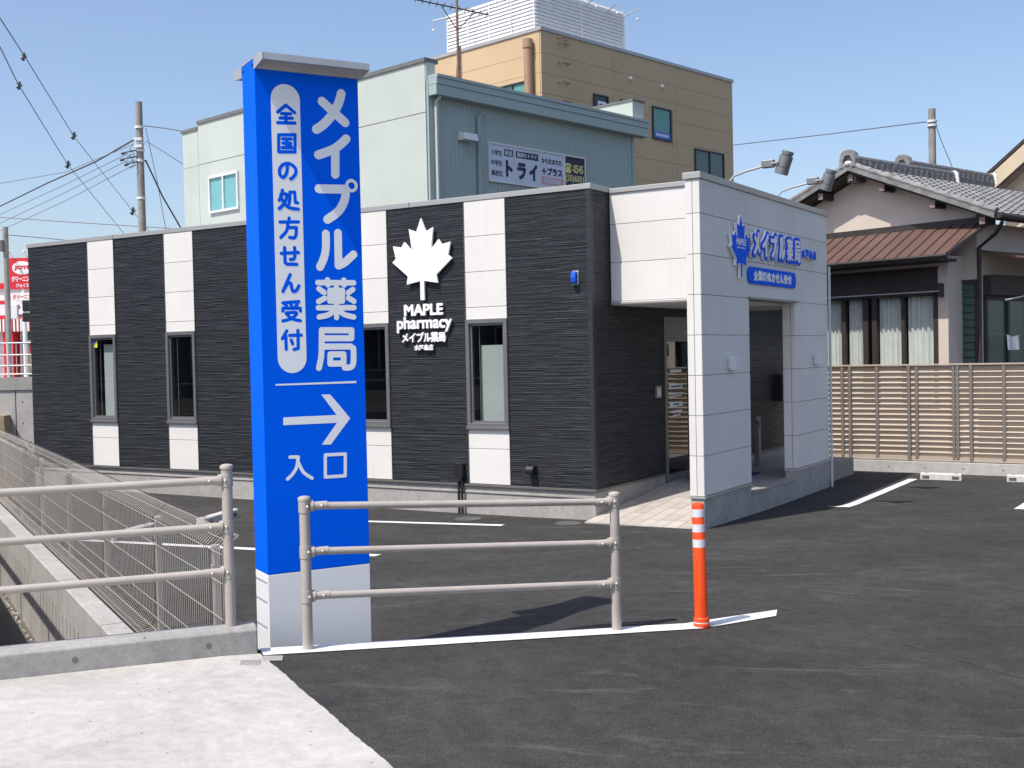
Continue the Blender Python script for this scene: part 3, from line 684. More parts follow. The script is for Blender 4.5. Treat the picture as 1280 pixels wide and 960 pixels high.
# wall sign: white maple leaf and letters
LEAF = [(0,3.882),(.078,3.703),(.2,3.748),(.155,3.461),(.278,3.585),(.33,3.515),(.469,3.54),(.428,3.37),(.486,3.322),(.235,3.126),(.255,3.015),(.033,3.052),(.033,2.8)]
LEAF = LEAF+[(-x, z) for x, z in LEAF[:0:-1]]
ws = PH('leaf_wall_sign', 'white raised maple leaf sign with MAPLE pharmacy lettering on dark siding', 'sign')
FS = lambda x, z, d: (x, -.03-d, z)
def leaf(mb, cx, fn, d0, d1, sc=1, sx=1, z0=0):
    mb.prism([(cx+x*sx, z0+z*sc) for x, z in LEAF], fn, d0, d1)
mb = MB(); leaf(mb, -2.485, FS, 0, .03); mb.build('leaf', M['signwhite'], ws, bevel=.003)
for body, x0, x1, z0, z1, bd in (('MAPLE', -2.80, -2.165, 2.598, 2.752, .008), ('pharmacy', -2.925, -2.03, 2.375, 2.592, .007), ('メイプル薬局', -2.845, -2.135, 2.243, 2.378, .005), ('水戸島店', -2.645, -2.335, 2.137, 2.215, .003)):
    mb = MB(); text_mb(mb, body, x0, z0, x1-x0, z1-z0, FS, bd, .022); mb.build('lettering', M['signwhite'], ws)
for x, z in ((-2.485, 3.3), (-2.6, 2.68), (-2.3, 2.68), (-2.7, 2.47), (-2.2, 2.47)): MB().tube([(x, .0, z), (x, -.034, z)], .008, 8).build('stand_off', M['steel'], ws)
# porch sign in blue
ps = PH('porch_sign', 'blue and white pharmacy name sign with blue maple leaf on the porch wall', 'sign')
PS2 = lambda x, z, d: (PA+.012+d, x, z)
mb = MB(); leaf(mb, 0.87, PS2, 0, .038, .70, .68, 3.672-3.882*.70); lf = mb.build('leaf', M['signwhite'], ps)
mb = MB(); leaf(mb, 0.87, PS2, .0385, .042, .67, .65, 3.655-3.882*.67); mb.build('leaf_face', M['blue'], lf)
mb = MB(); text_mb(mb, 'MAPLE', .71, 3.31, .32, .08, PS2, .002, .002, .0425); text_mb(mb, 'pharmacy', .73, 3.262, .28, .035, PS2, .0, .002, .0425); mb.build('leaf_lettering', M['signwhite'], lf)
W6 = (3.14-1.235)/6
for i, ch in enumerate('メイプル薬局'):
    x0 = 1.235+i*W6
    mb = MB(); text_mb(mb, ch, x0-.008, 3.175, W6+.016, .385, PS2, .046, .034); c = mb.build('letter_body', M['signwhite'], ps)
    mb = MB(); text_mb(mb, ch, x0-.004, 3.178, W6+.008, .379, PS2, .043, .008, .0365); mb.build('letter_rim', M['blue'], c)
    mb = MB(); text_mb(mb, ch, x0+.040, 3.220, W6-.080, .295, PS2, .007 if ch in '薬局' else .013, .005, .0468); mb.build('letter_face', M['signwhite'], c)
for i, ch in enumerate('水戸島店'):
    mb = MB(); text_mb(mb, ch, 3.175+i*.168, 3.30, .155, .125, PS2, .007, .04); c = mb.build('letter_body', M['signwhite'], ps)
    mb = MB(); text_mb(mb, ch, 3.175+i*.168, 3.30, .155, .125, PS2, .007, .004, .0425); mb.build('letter_face', M['blue'], c)
cp = [(1.27+.09*math.cos(a), 2.975+.105*math.sin(a)) for a in [R(90+i*15) for i in range(13)]]+[(2.93+.09*math.cos(a), 2.975+.105*math.sin(a)) for a in [R(270+i*15) for i in range(13)]]
mb = MB(); mb.prism(cp, PS2, .0, .012); pl = mb.build('plate', M['blue'], ps)
mb = MB()
for i, ch in enumerate('全国の処方せん受付'): text_mb(mb, ch, 1.36+i*.163, 2.915, .148, .122, PS2, .006, .003, .0125)
mb.build('plate_lettering', M['vinylwhite'], pl)
# small fittings
al = PH('alarm_lamp', 'blue dome alarm lamp high on the dark siding', 'lamp')
B(-.245, -.165, -.03, -.008, 2.89, 3.06).build('back_plate', M['greywhite'], al, bevel=.004)
mb = MB()
for i in range(7):
    pass
mb.prism([(-.03, 2.895), (-.06, 2.895), (-.085, 2.915), (-.095, 2.975), (-.085, 3.035), (-.06, 3.055), (-.03, 3.055)], lambda p, q, d: (d, p, q), -.24, -.172); mb.build('dome', M['alarm'], al, bevel=.012)
vn = PH('vent_hood', 'small black vent hood low on the dark siding beside porch ramp', 'vent')
mb = MB(); mb.prism([(-.01, .56), (-.09, .56), (-.12, .585), (-.12, .62), (-.09, .66), (-.01, .66)], lambda p, q, d: (d, p, q), -.925, -.82); mb.build('hood', M['black'], vn, bevel=.006)
B(-.94, -.805, -.014, -.006, .55, .67).build('flange', M['black'], vn)
pb = PH('pipe_box', 'black pipe cover with two pipes running down the foundation', 'pipe cover')
mb = MB(); mb.prism([(-2.03, .66), (-1.90, .66), (-1.90, .50), (-1.925, .44), (-1.925, .42), (-1.985, .42), (-1.985, .46), (-2.03, .50)], FR, .006, .085); mb.build('cover', M['black'], pb, bevel=.006)
for x in (-1.975, -1.925): MB().tube([(x, -.055, .45), (x, -.055, -.02)], .017, 10).build('pipe', M['black'], pb, True)
ib = PH('intercom_box', 'small silver box on the dark wall beside the entrance door', 'intercom')
B(.008, .05, 1.73, 1.865, 1.435, 1.59).build('box', M['steel'], ib, bevel=.004); B(.0505, .053, 1.76, 1.835, 1.46, 1.565).build('face', M['greywhite'], ib)
mx = PH('mail_box', 'black mail box on the dark wall at the back of the porch', 'mail box')
B(.008, .16, 6.50, 6.9, 1.17, 1.62).build('box', M['black'], mx, bevel=.008); B(.161, .164, 6.55, 6.63, 1.19, 1.25).build('label_plate', M['vinylwhite'], mx); B(.161, .166, 6.54, 6.86, 1.5, 1.53).build('slot', M['interior'], mx)
fa = PH('water_tap', 'slim standpipe water tap inside the porch', 'tap')
B(.36, .44, 4.55, 4.63, .268, 1.02).build('column', M['winframe'], fa, bevel=.004)
MB().tube([(.40, 4.55, .94), (.47, 4.40, .97), (.53, 4.33, .94), (.56, 4.31, .86)], .013, 10).build('spout', M['steel'], fa, True)
MB().tube([(.44, 4.47, .96), (.44, 4.47, 1.02)], .008, 8).ball((.44, 4.47, 1.025), .02).build('handle', M['steel'], fa, True)
for y, lab in ((.55, 'small white wall lamp on the porch pillar by the orange post'), (3.86, 'small white wall lamp on the porch wall beside the slatted fence')):
    wl = PH('wall_lamp', lab, 'lamp', 'porch wall lamps')
    B(PA, PA+.02, y-.05, y+.05, 1.84, 1.96).build('back_plate', M['greywhite'], wl, bevel=.003); B(PA+.02, PA+.11, y-.07, y+.07, 1.82, 1.975).build('shade', M['greywhite'], wl, bevel=.006)
for y, lab in ((.78, 'grey spotlight on a curved arm above the blue leaf'), (2.50, 'grey spotlight on a curved arm above the porch opening')):
    sp = PH('spotlight', lab, 'spotlight', 'spotlights over the porch sign')
    x0 = PA-.09
    MB().tube([(x0, y, 3.95), (x0+.03, y, 4.06), (x0+.10, y, 4.13), (x0+.24, y, 4.17), (x0+.47, y, 4.21)], .013, 10).build('arm', M['coping'], sp, True)
    B(x0+.45, x0+.60, y-.04, y+.04, 4.185, 4.275).build('driver_box', M['spot'], sp, bevel=.01)
    MB().tube([(x0+.58, y-.07, 4.22), (x0+.64, y-.07, 4.22), (x0+.68, y-.075, 4.22)], .012, 8).build('bracket', M['spot'], sp); MB().tube([(x0+.58, y+.07, 4.22), (x0+.68, y+.075, 4.22)], .012, 8).build('bracket', M['spot'], sp)
    c = Vector((x0+.72, y, 4.22)); ax = Vector((-.34, 0, -.94)); hd = MB()
    hd.tube([c-ax*.14, c-ax*.10], .07, 20); hd.tube([c-ax*.10, c-ax*.085], .058, 20); hd.tube([c-ax*.085, c+ax*.05], .078, 20); hd.tube([c+ax*.05, c+ax*.058], .07, 20); hd.tube([c+ax*.058, c+ax*.13], .08, 20)
    h = hd.build('head', M['spot'], sp, True); MB().tube([c+ax*.128, c+ax*.132], .068, 20).build('lens', M['greywhite'], h)

# ------------------------------------------------------------------ pylon sign
SW, SDp_, STOP = .647, .245, 3.825
sg = thing('pylon_sign', 'tall blue pylon sign with white Japanese lettering, arrow and white base', 'sign', (-1.4667, 6.8, 0), R(29.5))
B(0, SW, 0, SDp_, .788, STOP).build('cabinet', M['blue'], sg, bevel=.003)
B(.0, SW, 0, SDp_, -.02, .786).build('base', M['signwhite'], sg, bevel=.003)
SF = lambda x, z, d: (x, -d, z)
for side in (0, 1):
    y = (lambda q: q) if side == 0 else (lambda q: SDp_-q)
    prof = [(0, 3.835), (-.165, 3.822), (-.165, 3.783), (-.150, 3.783), (-.135, 3.806), (-.03, 3.806), (-.02, 3.763), (0, 3.763)]
    mb = MB(); mb.prism(prof, lambda p, q, d: (d, y(p), q), .004, SW+.004); c = mb.build('cap_wing', M['capmetal'], sg)
    for x in (-.004, SW+.004):
        mb = MB(); mb.prism([(0, 3.837), (-.167, 3.824), (-.167, 3.781), (-.02, 3.760), (0, 3.760)], lambda p, q, d: (d, y(p), q), x, x+.006); mb.build('end_plate', M['capmetal'], c)
B(-.002, SW+.006, -.002, SDp_+.002, STOP, STOP+.012).build('cap_top', M['capmetal'], sg)
for y in (.03, SDp_-.03): MB().tube([(-.006, y, 3.79), (.0, y, 3.79)], .008, 10).build('screw', M['black'], sg)
cp = [(.184+.089*math.cos(R(i*12)), 3.601+.089*math.sin(R(i*12))) for i in range(16)]+[(.184+.089*math.cos(R(180+i*12)), 2.066+.089*math.sin(R(180+i*12))) for i in range(16)]
mb = MB(); mb.prism(cp, SF, 0, .0012); cap = mb.build('caption_panel', M['vinylwhite'], sg)
mb = MB(); strokes(mb, SMALL, .0205, SF, .0014); mb.build('caption_lettering', M['blue'], cap, norecalc=True)
for d, wd in ((BIG[:2], .056), (BIG[2:4], .054), (BIG[4:6], .054), (BIG[6:], .050), (YAK, .0335), (KYO, .0375)):
    mb = MB(); strokes(mb, d, wd, SF); o = mb.build('letter', M['vinylwhite'], sg, norecalc=True)
rx, rz = RING[0]/1000, RING[1]/1000; mb = MB()
mb.add([SF(rx+r*math.cos(k*math.pi/12), rz+r*math.sin(k*math.pi/12), .0045) for r in (.041, .021) for k in range(24)], [(k, (k+1) % 24, 24+(k+1) % 24, 24+k) for k in range(24)]); mb.build('letter', M['vinylwhite'], sg, norecalc=True)
mb = MB(); mb.sheet([(x/1000, z/1000) for x, z in RULE], lambda x, z: SF(x, z, .001)); mb.build('rule', M['vinylwhite'], sg)
mb = MB(); mb.prism([(x/1000, z/1000) for x, z in ARROW], SF, 0, .001); mb.build('arrow', M['vinylwhite'], sg)
mb = MB(); strokes(mb, ENTR, .0205, SF, cap=True); mb.build('letter', M['vinylwhite'], sg, norecalc=True)

# ------------------------------------------------------------------ slatted fence on its low wall
sf = thing('slatted_fence', 'brown louvred slat fence on a low pale concrete wall', 'fence', (BX, BY, 0), BROT-.02)
FB = 6.98
B(.2, 9, FB-.06, FB+.12, -.2, .185).build('base_wall', M['farconc'], sf, bevel=.006)
for x in (1.08, 1.66, 2.24, 2.83, 3.42, 4.0): MB().tube([(x, FB-.061, .09), (x, FB-.058, .09)], .014, 10).build('tie_hole', M['copingdark'], sf)
sm_ = MB(); sm_.prism([(.0, .0), (-.030, .060), (-.008, .077), (.006, .077), (.006, .0)], lambda p, q, d: (d, p, q), 0, 1.9); sm_ = sm_.mesh('slat')
pitch = .0865
for k in range(4):
    for j in range(17):
        o = obj('slat', sm_, M['slat'], sf); o.location = (.1+k*1.91, FB+.02, .27+j*pitch)
for x in (1.03, 1.99, 2.945, 3.9, 4.86, 5.8): B(x-.025, x+.025, FB-.035, FB+.02, .15, 1.745).build('post', M['slatpost'], sf, bevel=.004)
for x in (.90, 1.475, 2.11, 2.74, 3.43, 4.3): B(x-.025, x+.025, FB-.022, FB+.025, .235, 1.735).build('brace', M['slatpost'], sf, bevel=.004)
B(2.66, 2.70, FB-.02, FB+.025, .235, 1.735).build('brace', M['slatpost'], sf)
B(.1, 7.8, FB-.03, FB+.04, 1.737, 1.762).build('top_rail', M['slat'], sf, bevel=.003); B(.1, 7.8, FB-.012, FB+.03, .20, .265).build('bottom_rail', M['slat'], sf)

# ------------------------------------------------------------------ Japanese house
hs = thing('tiled_house', 'low house with grey tiled gable roof and brown metal lean-to roof', 'house', (8.196, 20.3, 0), R(-50))
sl_ = .415; AXH, AZH = -2.28, 5.43
rz_ = lambda x: AZH-abs(x-AXH)*sl_
gw = MB(); gw.prism([(-6, -.1), (0, -.1), (0, rz_(0)-.14), (AXH, AZH-.14), (-6, rz_(-6)-.14)], lambda p, q, d: (p, d, q), 0, .15); gw.build('gable_wall', M['stucco'], hs)
B(-.15, 0, .15, 7, -.1, 4.2).build('side_wall', M['stucco'], hs)
for sgn in (1, -1):
    xe = .56 if sgn == 1 else -6.6
    ln = math.hypot(xe-AXH, rz_(xe)-AZH); nrow = int(ln/.235); ncol = 26; pw = .265
    mb = MB(); ux, uz = (xe-AXH)/ln, (rz_(xe)-AZH)/ln; nx, nz = -uz*sgn, ux*sgn
    for r_ in range(nrow):
        for c_ in range(ncol):
            y0 = -.40+c_*pw; q0 = r_*.235; q1 = q0+.26
            prof = [(0, .012), (.05, .0), (.11, .002), (.16, .028), (.21, .034), (.25, .024), (.265, .012)]
            lift = (0.004, .03)
            vs = []
            for q, lf_ in ((q0, lift[0]), (q1, lift[1])):
                for yy, h in prof: vs.append((AXH+ux*q+nx*(h+lf_), y0+yy, AZH+uz*q+nz*(h+lf_)))
            for yy, h in prof: vs.append((AXH+ux*q1+nx*(h-.002), y0+yy, AZH+uz*q1+nz*(h-.002)))
            m = len(prof)
            mb.add(vs, [(i, i+1, m+i+1, m+i) for i in range(m-1)]+[(m+i, m+i+1, 2*m+i+1, 2*m+i) for i in range(m-1)])
    t = mb.build('roof_tiles', M['tileroof'], hs, norecalc=True); t['kind'] = 'stuff'
    mb = MB(); mb.prism([(AXH, AZH-.005), (xe, rz_(xe)-.005), (xe, rz_(xe)-.10), (AXH, AZH-.11)], lambda p, q, d: (p, d, q), -.38, 6.2); mb.build('roof', M['brown'], hs)
    mb = MB()                                  # verge tiles along the gable edge
    for i in range(nrow):
        q0 = i*.235; pts = [(AXH+ux*(q0-.02)+nx*.05, -.41, AZH+uz*(q0-.02)+nz*.05), (AXH+ux*(q0+.25)+nx*.065, -.41, AZH+uz*(q0+.25)+nz*.065)]
        mb.tube(pts, .062, 10)
    mb.prism([(AXH-.0*sgn, AZH+.05), (xe, rz_(xe)+.05), (xe, rz_(xe)-.06), (AXH, AZH-.06)], lambda p, q, d: (p, d, q), -.46, -.42); mb.build('verge', M['tileroof'], hs)
def ridge(x, y0, y1, z):
    mb = MB(); mb.box(x-.09, x+.09, y0, y1, z-.3, z+.06); mb.box(x-.075, x+.075, y0, y1, z+.062, z+.13)
    n_ = int((y1-y0)/.2)
    for i in range(n_):
        yy = y0+i*(y1-y0)/n_; mb.tube([(x, yy, z+.145), (x, yy+(y1-y0)/n_*.97, z+.15)], .065, 10)
        for r2, zz in ((.098, z+.0), (.083, z+.075)):
            for e in (-1, 1): mb.tube([(x+e*r2*.85, yy+.06+(.05 if zz > z+.03 else 0), zz-.02), (x+e*r2*.85, yy+.06+(.05 if zz > z+.03 else 0), zz+.045)], .035, 6)
    rd = mb.build('ridge', M['tiledark'], hs)
    mb = MB(); arch = [(-.17, -.03), (-.17, .12), (-.13, .24), (-.06, .29), (.06, .29), (.13, .24), (.17, .12), (.17, -.03), (.10, -.03), (.10, .11), (.05, .19), (-.05, .19), (-.10, .11), (-.10, -.03)]
    mb.prism(arch, lambda p, q, d: (x+p, d, z+q), y0-.14, y0+.02); mb.prism([(-.10, -.03), (.10, -.03), (.10, .11), (.05, .19), (-.05, .19), (-.10, .11)], lambda p, q, d: (x+p, d, z+q), y0-.06, y0+.0); mb.build('ridge_end_tile', M['tileroof'], rd)
    mb = MB(); mb.ball((x, y0-.09, z+.04), .075, 10, .7); mb.prism([(-.15, -.04), (-.13, .16), (-.06, .225), (.06, .225), (.13, .16), (.15, -.04)], lambda p, q, d: (x+p, d, z+q), y1, y1+.035); mb.build('ridge_plaster', M['plasterw'], rd)
ridge(AXH, -.34, 3.3, AZH+.03); ridge(AXH-.35, 2.1, 5.6, AZH+.22)
for x in (-2.28, -1.62, -.62, .30, -2.95, -3.6): B(x-.05, x+.05, -.36, 0, rz_(x)-.245, rz_(x)-.125).build('purlin', M['brown'], hs); B(x-.05, x+.05, -.375, -.362, rz_(x)-.245, rz_(x)-.125).build('purlin_end', M['woodend'], hs)
MB().tube([(.62, -.42, rz_(.56)-.02), (.62, 6.2, rz_(.56)-.05)], .055, 12).build('gutter', M['brown'], hs)
MB().tube([(.62, -.3, 4.12), (.45, -.2, 3.95), (.06, -.03, 3.75), (.05, -.03, 0)], .035, 10).build('downpipe', M['brown'], hs, True)
# bay with window and lean-to roof
bay = MB()
for q in ((-4.6, -2.92, 0, 3.62), (-.46, -.27, 0, 3.62), (-2.92, -.46, 3.0, 3.62), (-2.92, -.46, 0, .95)): bay.box(q[0], q[1], -.5, 0, q[2], q[3])
bay.build('bay_wall', M['stucco'], hs)
B(-2.92, -.46, -.53, -.5, 3.02, 3.42).build('shutter_box', M['brown'], hs, bevel=.004); B(-2.92, -.44, -.54, -.5, 3.40, 3.44).build('shutter_box', M['brown'], hs)
wf = MB(); X0, X1 = -2.92, -.46
for x0, x1 in ((X0, X0+.06), (X1-.09, X1), (-2.43, -2.34), (-1.97, -1.86), (-1.78, -1.68), (-1.18, -1.11)): wf.box(x0, x1, -.51, -.44, .95, 3.0)
wf.box(X0, X1, -.51, -.44, 2.94, 3.0); wf.box(X0, X1, -.51, -.44, .95, 1.0)
wfo = wf.build('window', M['brown'], hs)
MB().add([(X0, -.475, 1), (X1, -.475, 1), (X1, -.475, 2.94), (X0, -.475, 2.94)], [(0, 1, 2, 3)]).build('pane', M['glass'], wfo)
B(X0, X1, -.02, -.01, .95, 3.0).build('lining', M['interior'], wfo)
for x0, x1 in ((-2.86, -2.45), (-2.33, -1.98), (-1.68, -1.2), (-1.1, -.57)):
    mb = MB(); nn = 34
    for i in range(nn+1):
        u = i/nn; yy = -.40+.03*math.sin(u*math.pi*2*5)+.012*math.sin(u*23); mb.v += [(x0+(x1-x0)*u, yy, 1.0), (x0+(x1-x0)*u, yy*.6-.16, 2.94)]
    mb.f = [(2*i, 2*i+2, 2*i+3, 2*i+1) for i in range(nn)]; mb.build('curtain', M['curtain'], wfo, True, norecalc=True)
ap = lambda x, v: (x, -1.1*v, 4.2-.60*v)
def lean(v0, v1, up=0): return [(x, -1.1*v, 4.2-.6*v+up) for x, v in ((-4.8, v0), (.28-.24*v0, v0), (.28-.24*v1, v1), (-4.8, v1))]
mb = MB(); a_ = lean(0, 1); b_ = lean(0, 1, -.05); mb.add(a_+b_, [(0, 1, 2, 3), (7, 6, 5, 4), (0, 4, 5, 1), (1, 5, 6, 2), (2, 6, 7, 3), (3, 7, 4, 0)]); lt = mb.build('lean_to_roof', M['brownmetal'], hs)
for i in range(20):
    x = .05-i*.242; mb = MB(); mb.tube([(x, 0, 4.205), (x-.0, -1.1, 3.605)], .014, 6); mb.build('seam', M['brown'], lt)
mb = MB(); mb.tube([(.29, 0, 4.21), (.05, -1.1, 3.61)], .02, 6); mb.tube([(-4.8, -1.1, 3.58), (.05, -1.1, 3.58)], .03, 8); mb.box(-4.8, .3, -.06, .0, 4.16, 4.28); mb.build('edge_trim', M['brown'], lt)
mb = MB(); mb.add([(-4.6, -.5, 3.55), (-.1, -.5, 3.55), (-.1, -1.08, 3.545), (-4.6, -1.08, 3.545), (-4.6, -.5, 3.5), (-.1, -.5, 3.5), (-.1, -1.08, 3.52), (-4.6, -1.08, 3.52)], [(0, 1, 2, 3), (7, 6, 5, 4), (0, 4, 5, 1), (1, 5, 6, 2), (2, 6, 7, 3), (3, 7, 4, 0)]); mb.build('lean_to_soffit', M['brown'], lt)
MB().tube([(-3.2, -.62, 3.0), (-.36, -.62, 3.0)], .014, 8).build('clothes_rail', M['steel'], hs); B(-.385, -.345, -.63, -.45, 2.9, 3.14).build('rail_bracket', M['brown'], hs)
# louvre window in the gable wall
lw = MB()
for q in ((-.48, -.42, 1.0, 3.2), (-.04, .0, 1.0, 3.2), (-.42, -.04, 3.14, 3.2)): lw.box(q[0], q[1], -.04, .0, q[2], q[3])
lwo = lw.build('louvre_window', M['brown'], hs)
for i in range(16):
    mb = MB(); z = 1.05+i*.132; mb.add([(-.42, -.006, z+.13), (-.04, -.006, z+.13), (-.04, -.034, z), (-.42, -.034, z)], [(0, 1, 2, 3)]); mb.build('louvre', M['louver'], lwo)
# side of the house: shaded veranda glazing, shutter box, canopy, pole and towel
sv = MB()
for y0, y1 in ((.2, .28), (.98, 1.06), (1.75, 1.83), (2.9, 3.0)): sv.box(.0, .05, y0, y1, .4, 2.9)
sv.box(0, .05, .2, 3, 2.84, 2.92); svo = sv.build('sliding_window', M['brown'], hs)
B(-.02, .012, .28, 2.9, .4, 2.84).build('pane', M['louver'], svo); B(0, .16, .2, 3.0, 2.92, 3.28).build('shutter_box', M['brown'], hs, bevel=.01)
mb = MB(); mb.add([(0, .05, 3.72), (0, 4, 3.72), (1.0, 4, 3.5), (1.0, .05, 3.5), (0, .05, 3.68), (0, 4, 3.68), (1.0, 4, 3.47), (1.0, .05, 3.47)], [(0, 1, 2, 3), (7, 6, 5, 4), (0, 4, 5, 1), (1, 5, 6, 2), (2, 6, 7, 3), (3, 7, 4, 0)]); mb.build('canopy', M['brownmetal'], hs)
B(.96, 1.02, .04, 4.0, 3.44, 3.52).build('canopy_edge', M['steel'], hs)
MB().tube([(.35, .3, 2.82), (1.3, 1.1, 3.05)], .022, 8).build('laundry_pole', M['steel'], hs)
tw = MB()
for i in range(9):
    u = i/8; tw.v += [(.30+.015*math.sin(u*9), .45+.42*u, 2.22-.03*math.sin(u*math.pi)), (.30+.02*math.sin(u*7+1), .45+.42*u, 1.95)]
tw.f = [(2*i, 2*i+2, 2*i+3, 2*i+1) for i in range(8)]
tl = tag(tw.build('towel', M['curtain'], smooth=True), 'white towel hanging before the shaded house window', 'towel'); tl.location = hs.location; tl.rotation_euler = hs.rotation_euler
ty = thing('towel_line', 'thin line holding the white towel under the house canopy', 'line', hs.location, R(-50)); MB().tube([(.30, .06, 2.24), (.30, .66, 2.19), (.30, 1.9, 2.24)], .004, 5).build('cord', M['wiregrey'], ty)

# ------------------------------------------------------------------ beige house beyond
bh = thing('beige_house', 'beige house gable with steep dark edged roof behind the tiled roof', 'house', (20.1, 31.7, -.3), R(-26))
mb = MB(); mb.prism([(-6, 0), (6, 0), (6, 7.4), (0, 12.7), (-6, 7.4)], lambda p, q, d: (p, d, q), 0, 8); mb.build('wall', M['beige'], bh)
for e in (-1, 1):
    mb = MB(); mb.prism([(0, 13.05), (e*7.1, 6.8), (e*7.1, 6.68), (0, 12.93)], lambda p, q, d: (p, d, q), -.7, 8.5); rf = mb.build('roof', M['brown'], bh)
    mb = MB(); mb.prism([(0, 12.92), (e*7.05, 6.67), (e*7.0, 6.22), (0, 12.42)], lambda p, q, d: (p, d, q), -.72, -.6); mb.build('verge_board', M['beige'], rf)
    mb = MB(); mb.prism([(0, 12.45), (e*6.9, 6.3), (e*6.9, 6.15), (0, 12.28)], lambda p, q, d: (p, d, q), -.49, -.02); mb.build('eave_soffit', M['woodend'], rf)
nb_ = thing('tiled_roof_house', 'neighbouring grey tiled roof end beside the beige gable', 'house', (13.6, 26.5, 0), R(-50))
nx_ = .0
mb = MB(); mb.prism([(-3, 4.4), (0, 5.75), (3, 4.4), (3, 4.25), (0, 5.6), (-3, 4.25)], lambda p, q, d: (p, d, q), 0, 6); mb.build('roof', M['tileroof'], nb_)
mb = MB(); mb.prism([(-2.6, 0), (2.6, 0), (2.6, 4.4), (0, 5.55), (-2.6, 4.4)], lambda p, q, d: (p, d, q), .6, 6); mb.build('wall', M['stucco'], nb_)
mb = MB(); mb.box(-.1, .1, .1, 6, 5.72, 5.95); mb.tube([(0, .1, 5.97), (0, 6, 5.97)], .08, 10); rr = mb.build('ridge', M['tiledark'], nb_)
mb = MB(); mb.prism([(-.2, -.05), (-.2, .15), (-.14, .30), (.14, .30), (.2, .15), (.2, -.05), (.11, -.05), (.09, .14), (-.09, .14), (-.11, -.05)], lambda p, q, d: (p, d, 5.75+q), -.06, .1); mb.build('ridge_end_tile', M['tileroof'], rr); MB().ball((0, -.01, 5.80), .09).build('ridge_plaster', M['plasterw'], rr)
for x in (-1.2, 0, 1.2): B(x-.06, x+.06, .05, .6, 5.75-abs(x)*.45-.32, 5.75-abs(x)*.45-.18).build('purlin', M['woodend'], nb_)

# ------------------------------------------------------------------ mint green building
KX, KY = -1.99, 29.0
gb = thing('mint_building', 'pale mint green building with teal ribbed side and deep fascia', 'building', (KX, KY, 0), R(47))
# local: +x = right-away along the ribbed side, +y = left-away along the pale face; pale face is x=0 (facing -x)
gb.rotation_euler = (0, 0, R(47))
B(.03, .25, .0, 11.25, -.2, 9.25).build('core', M['mintjoint'], gb)
for y0, y1, zt in ((.0, 3.7, 9.40), (3.7, 7.5, 9.40), (7.5, 10.36, 9.40), (10.36, 11.25, 9.24)):
    for z0, z1 in ((3, 8.14), (8.16, zt)):
        if y0 > 10 and z0 > 8: z0 = 8.12
        B(-.02, .05, y0+.006, y1-.006, z0, z1).build('wall_panel', M['mint'], gb)
B(-.06, .4, -.04, 10.36, 9.40, 9.50).build('coping', M['greycap'], gb); B(-.06, .4, 10.37, 11.3, 9.24, 9.33).build('coping', M['greycap'], gb)
B(.0, .3, -.03, .0, 3, 9.40).build('end_panel', M['mint'], gb); B(.26, 8.45, -.03, 10, -.2, 8.9).build('core', M['mintjoint'], gb)
def fwin(parent, fn, x0, x1, z0, z1, fr, back, glass, mull=True, f=.06, nm='window'):
    mb = MB()
    for q in ((x0, x1, z0, z0+f), (x0, x1, z1-f, z1), (x0, x0+f, z0+f, z1-f), (x1-f, x1, z0+f, z1-f))+((((x0+x1)/2-.03, (x0+x1)/2+.03, z0+f, z1-f),) if mull else ()):
        mb.prism([(q[0], q[2]), (q[1], q[2]), (q[1], q[3]), (q[0], q[3])], fn, 0, .07)
    o = mb.build(nm, M[fr], parent)
    MB().prism([(x0+f, z0+f), (x1-f, z0+f), (x1-f, z1-f), (x0+f, z1-f)], fn, .002, .01).build('blind', M[back], o)
    MB().sheet([(x0+f, z0+f), (x1-f, z0+f), (x1-f, z1-f), (x0+f, z1-f)], lambda a, b: fn(a, b, .03)).build('pane', M[glass], o)
    return o
GFc = lambda x, z, d: (-.02-d, x, z)
fwin(gb, GFc, 8.2, 9.76, 6.58, 7.70, 'shopwhite', 'cyanback', 'greenglass')
# ribbed side: plane y = -0.04 facing -y, x from 0.1 to 8.45
mb = MB(); prof = []
x = .12
while x < 8.4: prof += [(x, 0), (x+.055, 0), (x+.075, .022), (x+.135, .022)]; x += .155
for i, (px, d) in enumerate(prof): mb.v += [(px, -.05-d, 3), (px, -.05-d, 8.95)]
mb.f = [(2*i, 2*i+2, 2*i+3, 2*i+1) for i in range(len(prof)-1)]
mb.build('ribbed_wall', M['tealfascia'], gb, norecalc=True)
B(8.38, 8.5, -.08, 6, 3, 8.9).build('corner_trim', M['tealfascia'], gb); B(.0, .12, -.08, .0, 3, 8.9).build('corner_trim', M['tealfascia'], gb)
for z0, z1, d in ((8.55, 8.80, .36), (8.81, 8.97, .38), (8.975, 9.05, .41)): B(.02, 8.85, -d, -.05, z0, z1).build('fascia', M['tealfascia'], gb)
for xx, top in ((.22, 8.5), (1.74, 8.3)):
    MB().tube([(xx+.05, -.25, top+.06), (xx, -.14, top-.08), (xx, -.14, 3)], .05 if xx < 1 else .06, 10).build('downpipe', M['mint' if xx < 1 else 'tealfascia'], gb, True)
hd = MB(); hd.prism([(-.08, 7.80), (-.30, 7.74), (-.34, 7.56), (-.08, 7.56)], lambda p, q, d: (d, p, q), 1.0, 1.5); hd.build('vent_hood', M['greywhite'], gb)
B(8.28, 8.84, -.2, 4, 8.97, 9.60).build('roof_block', M['mint'], gb); B(8.25, 8.87, -.23, 4, 9.60, 9.66).build('roof_block_cap', M['greycap'], gb)
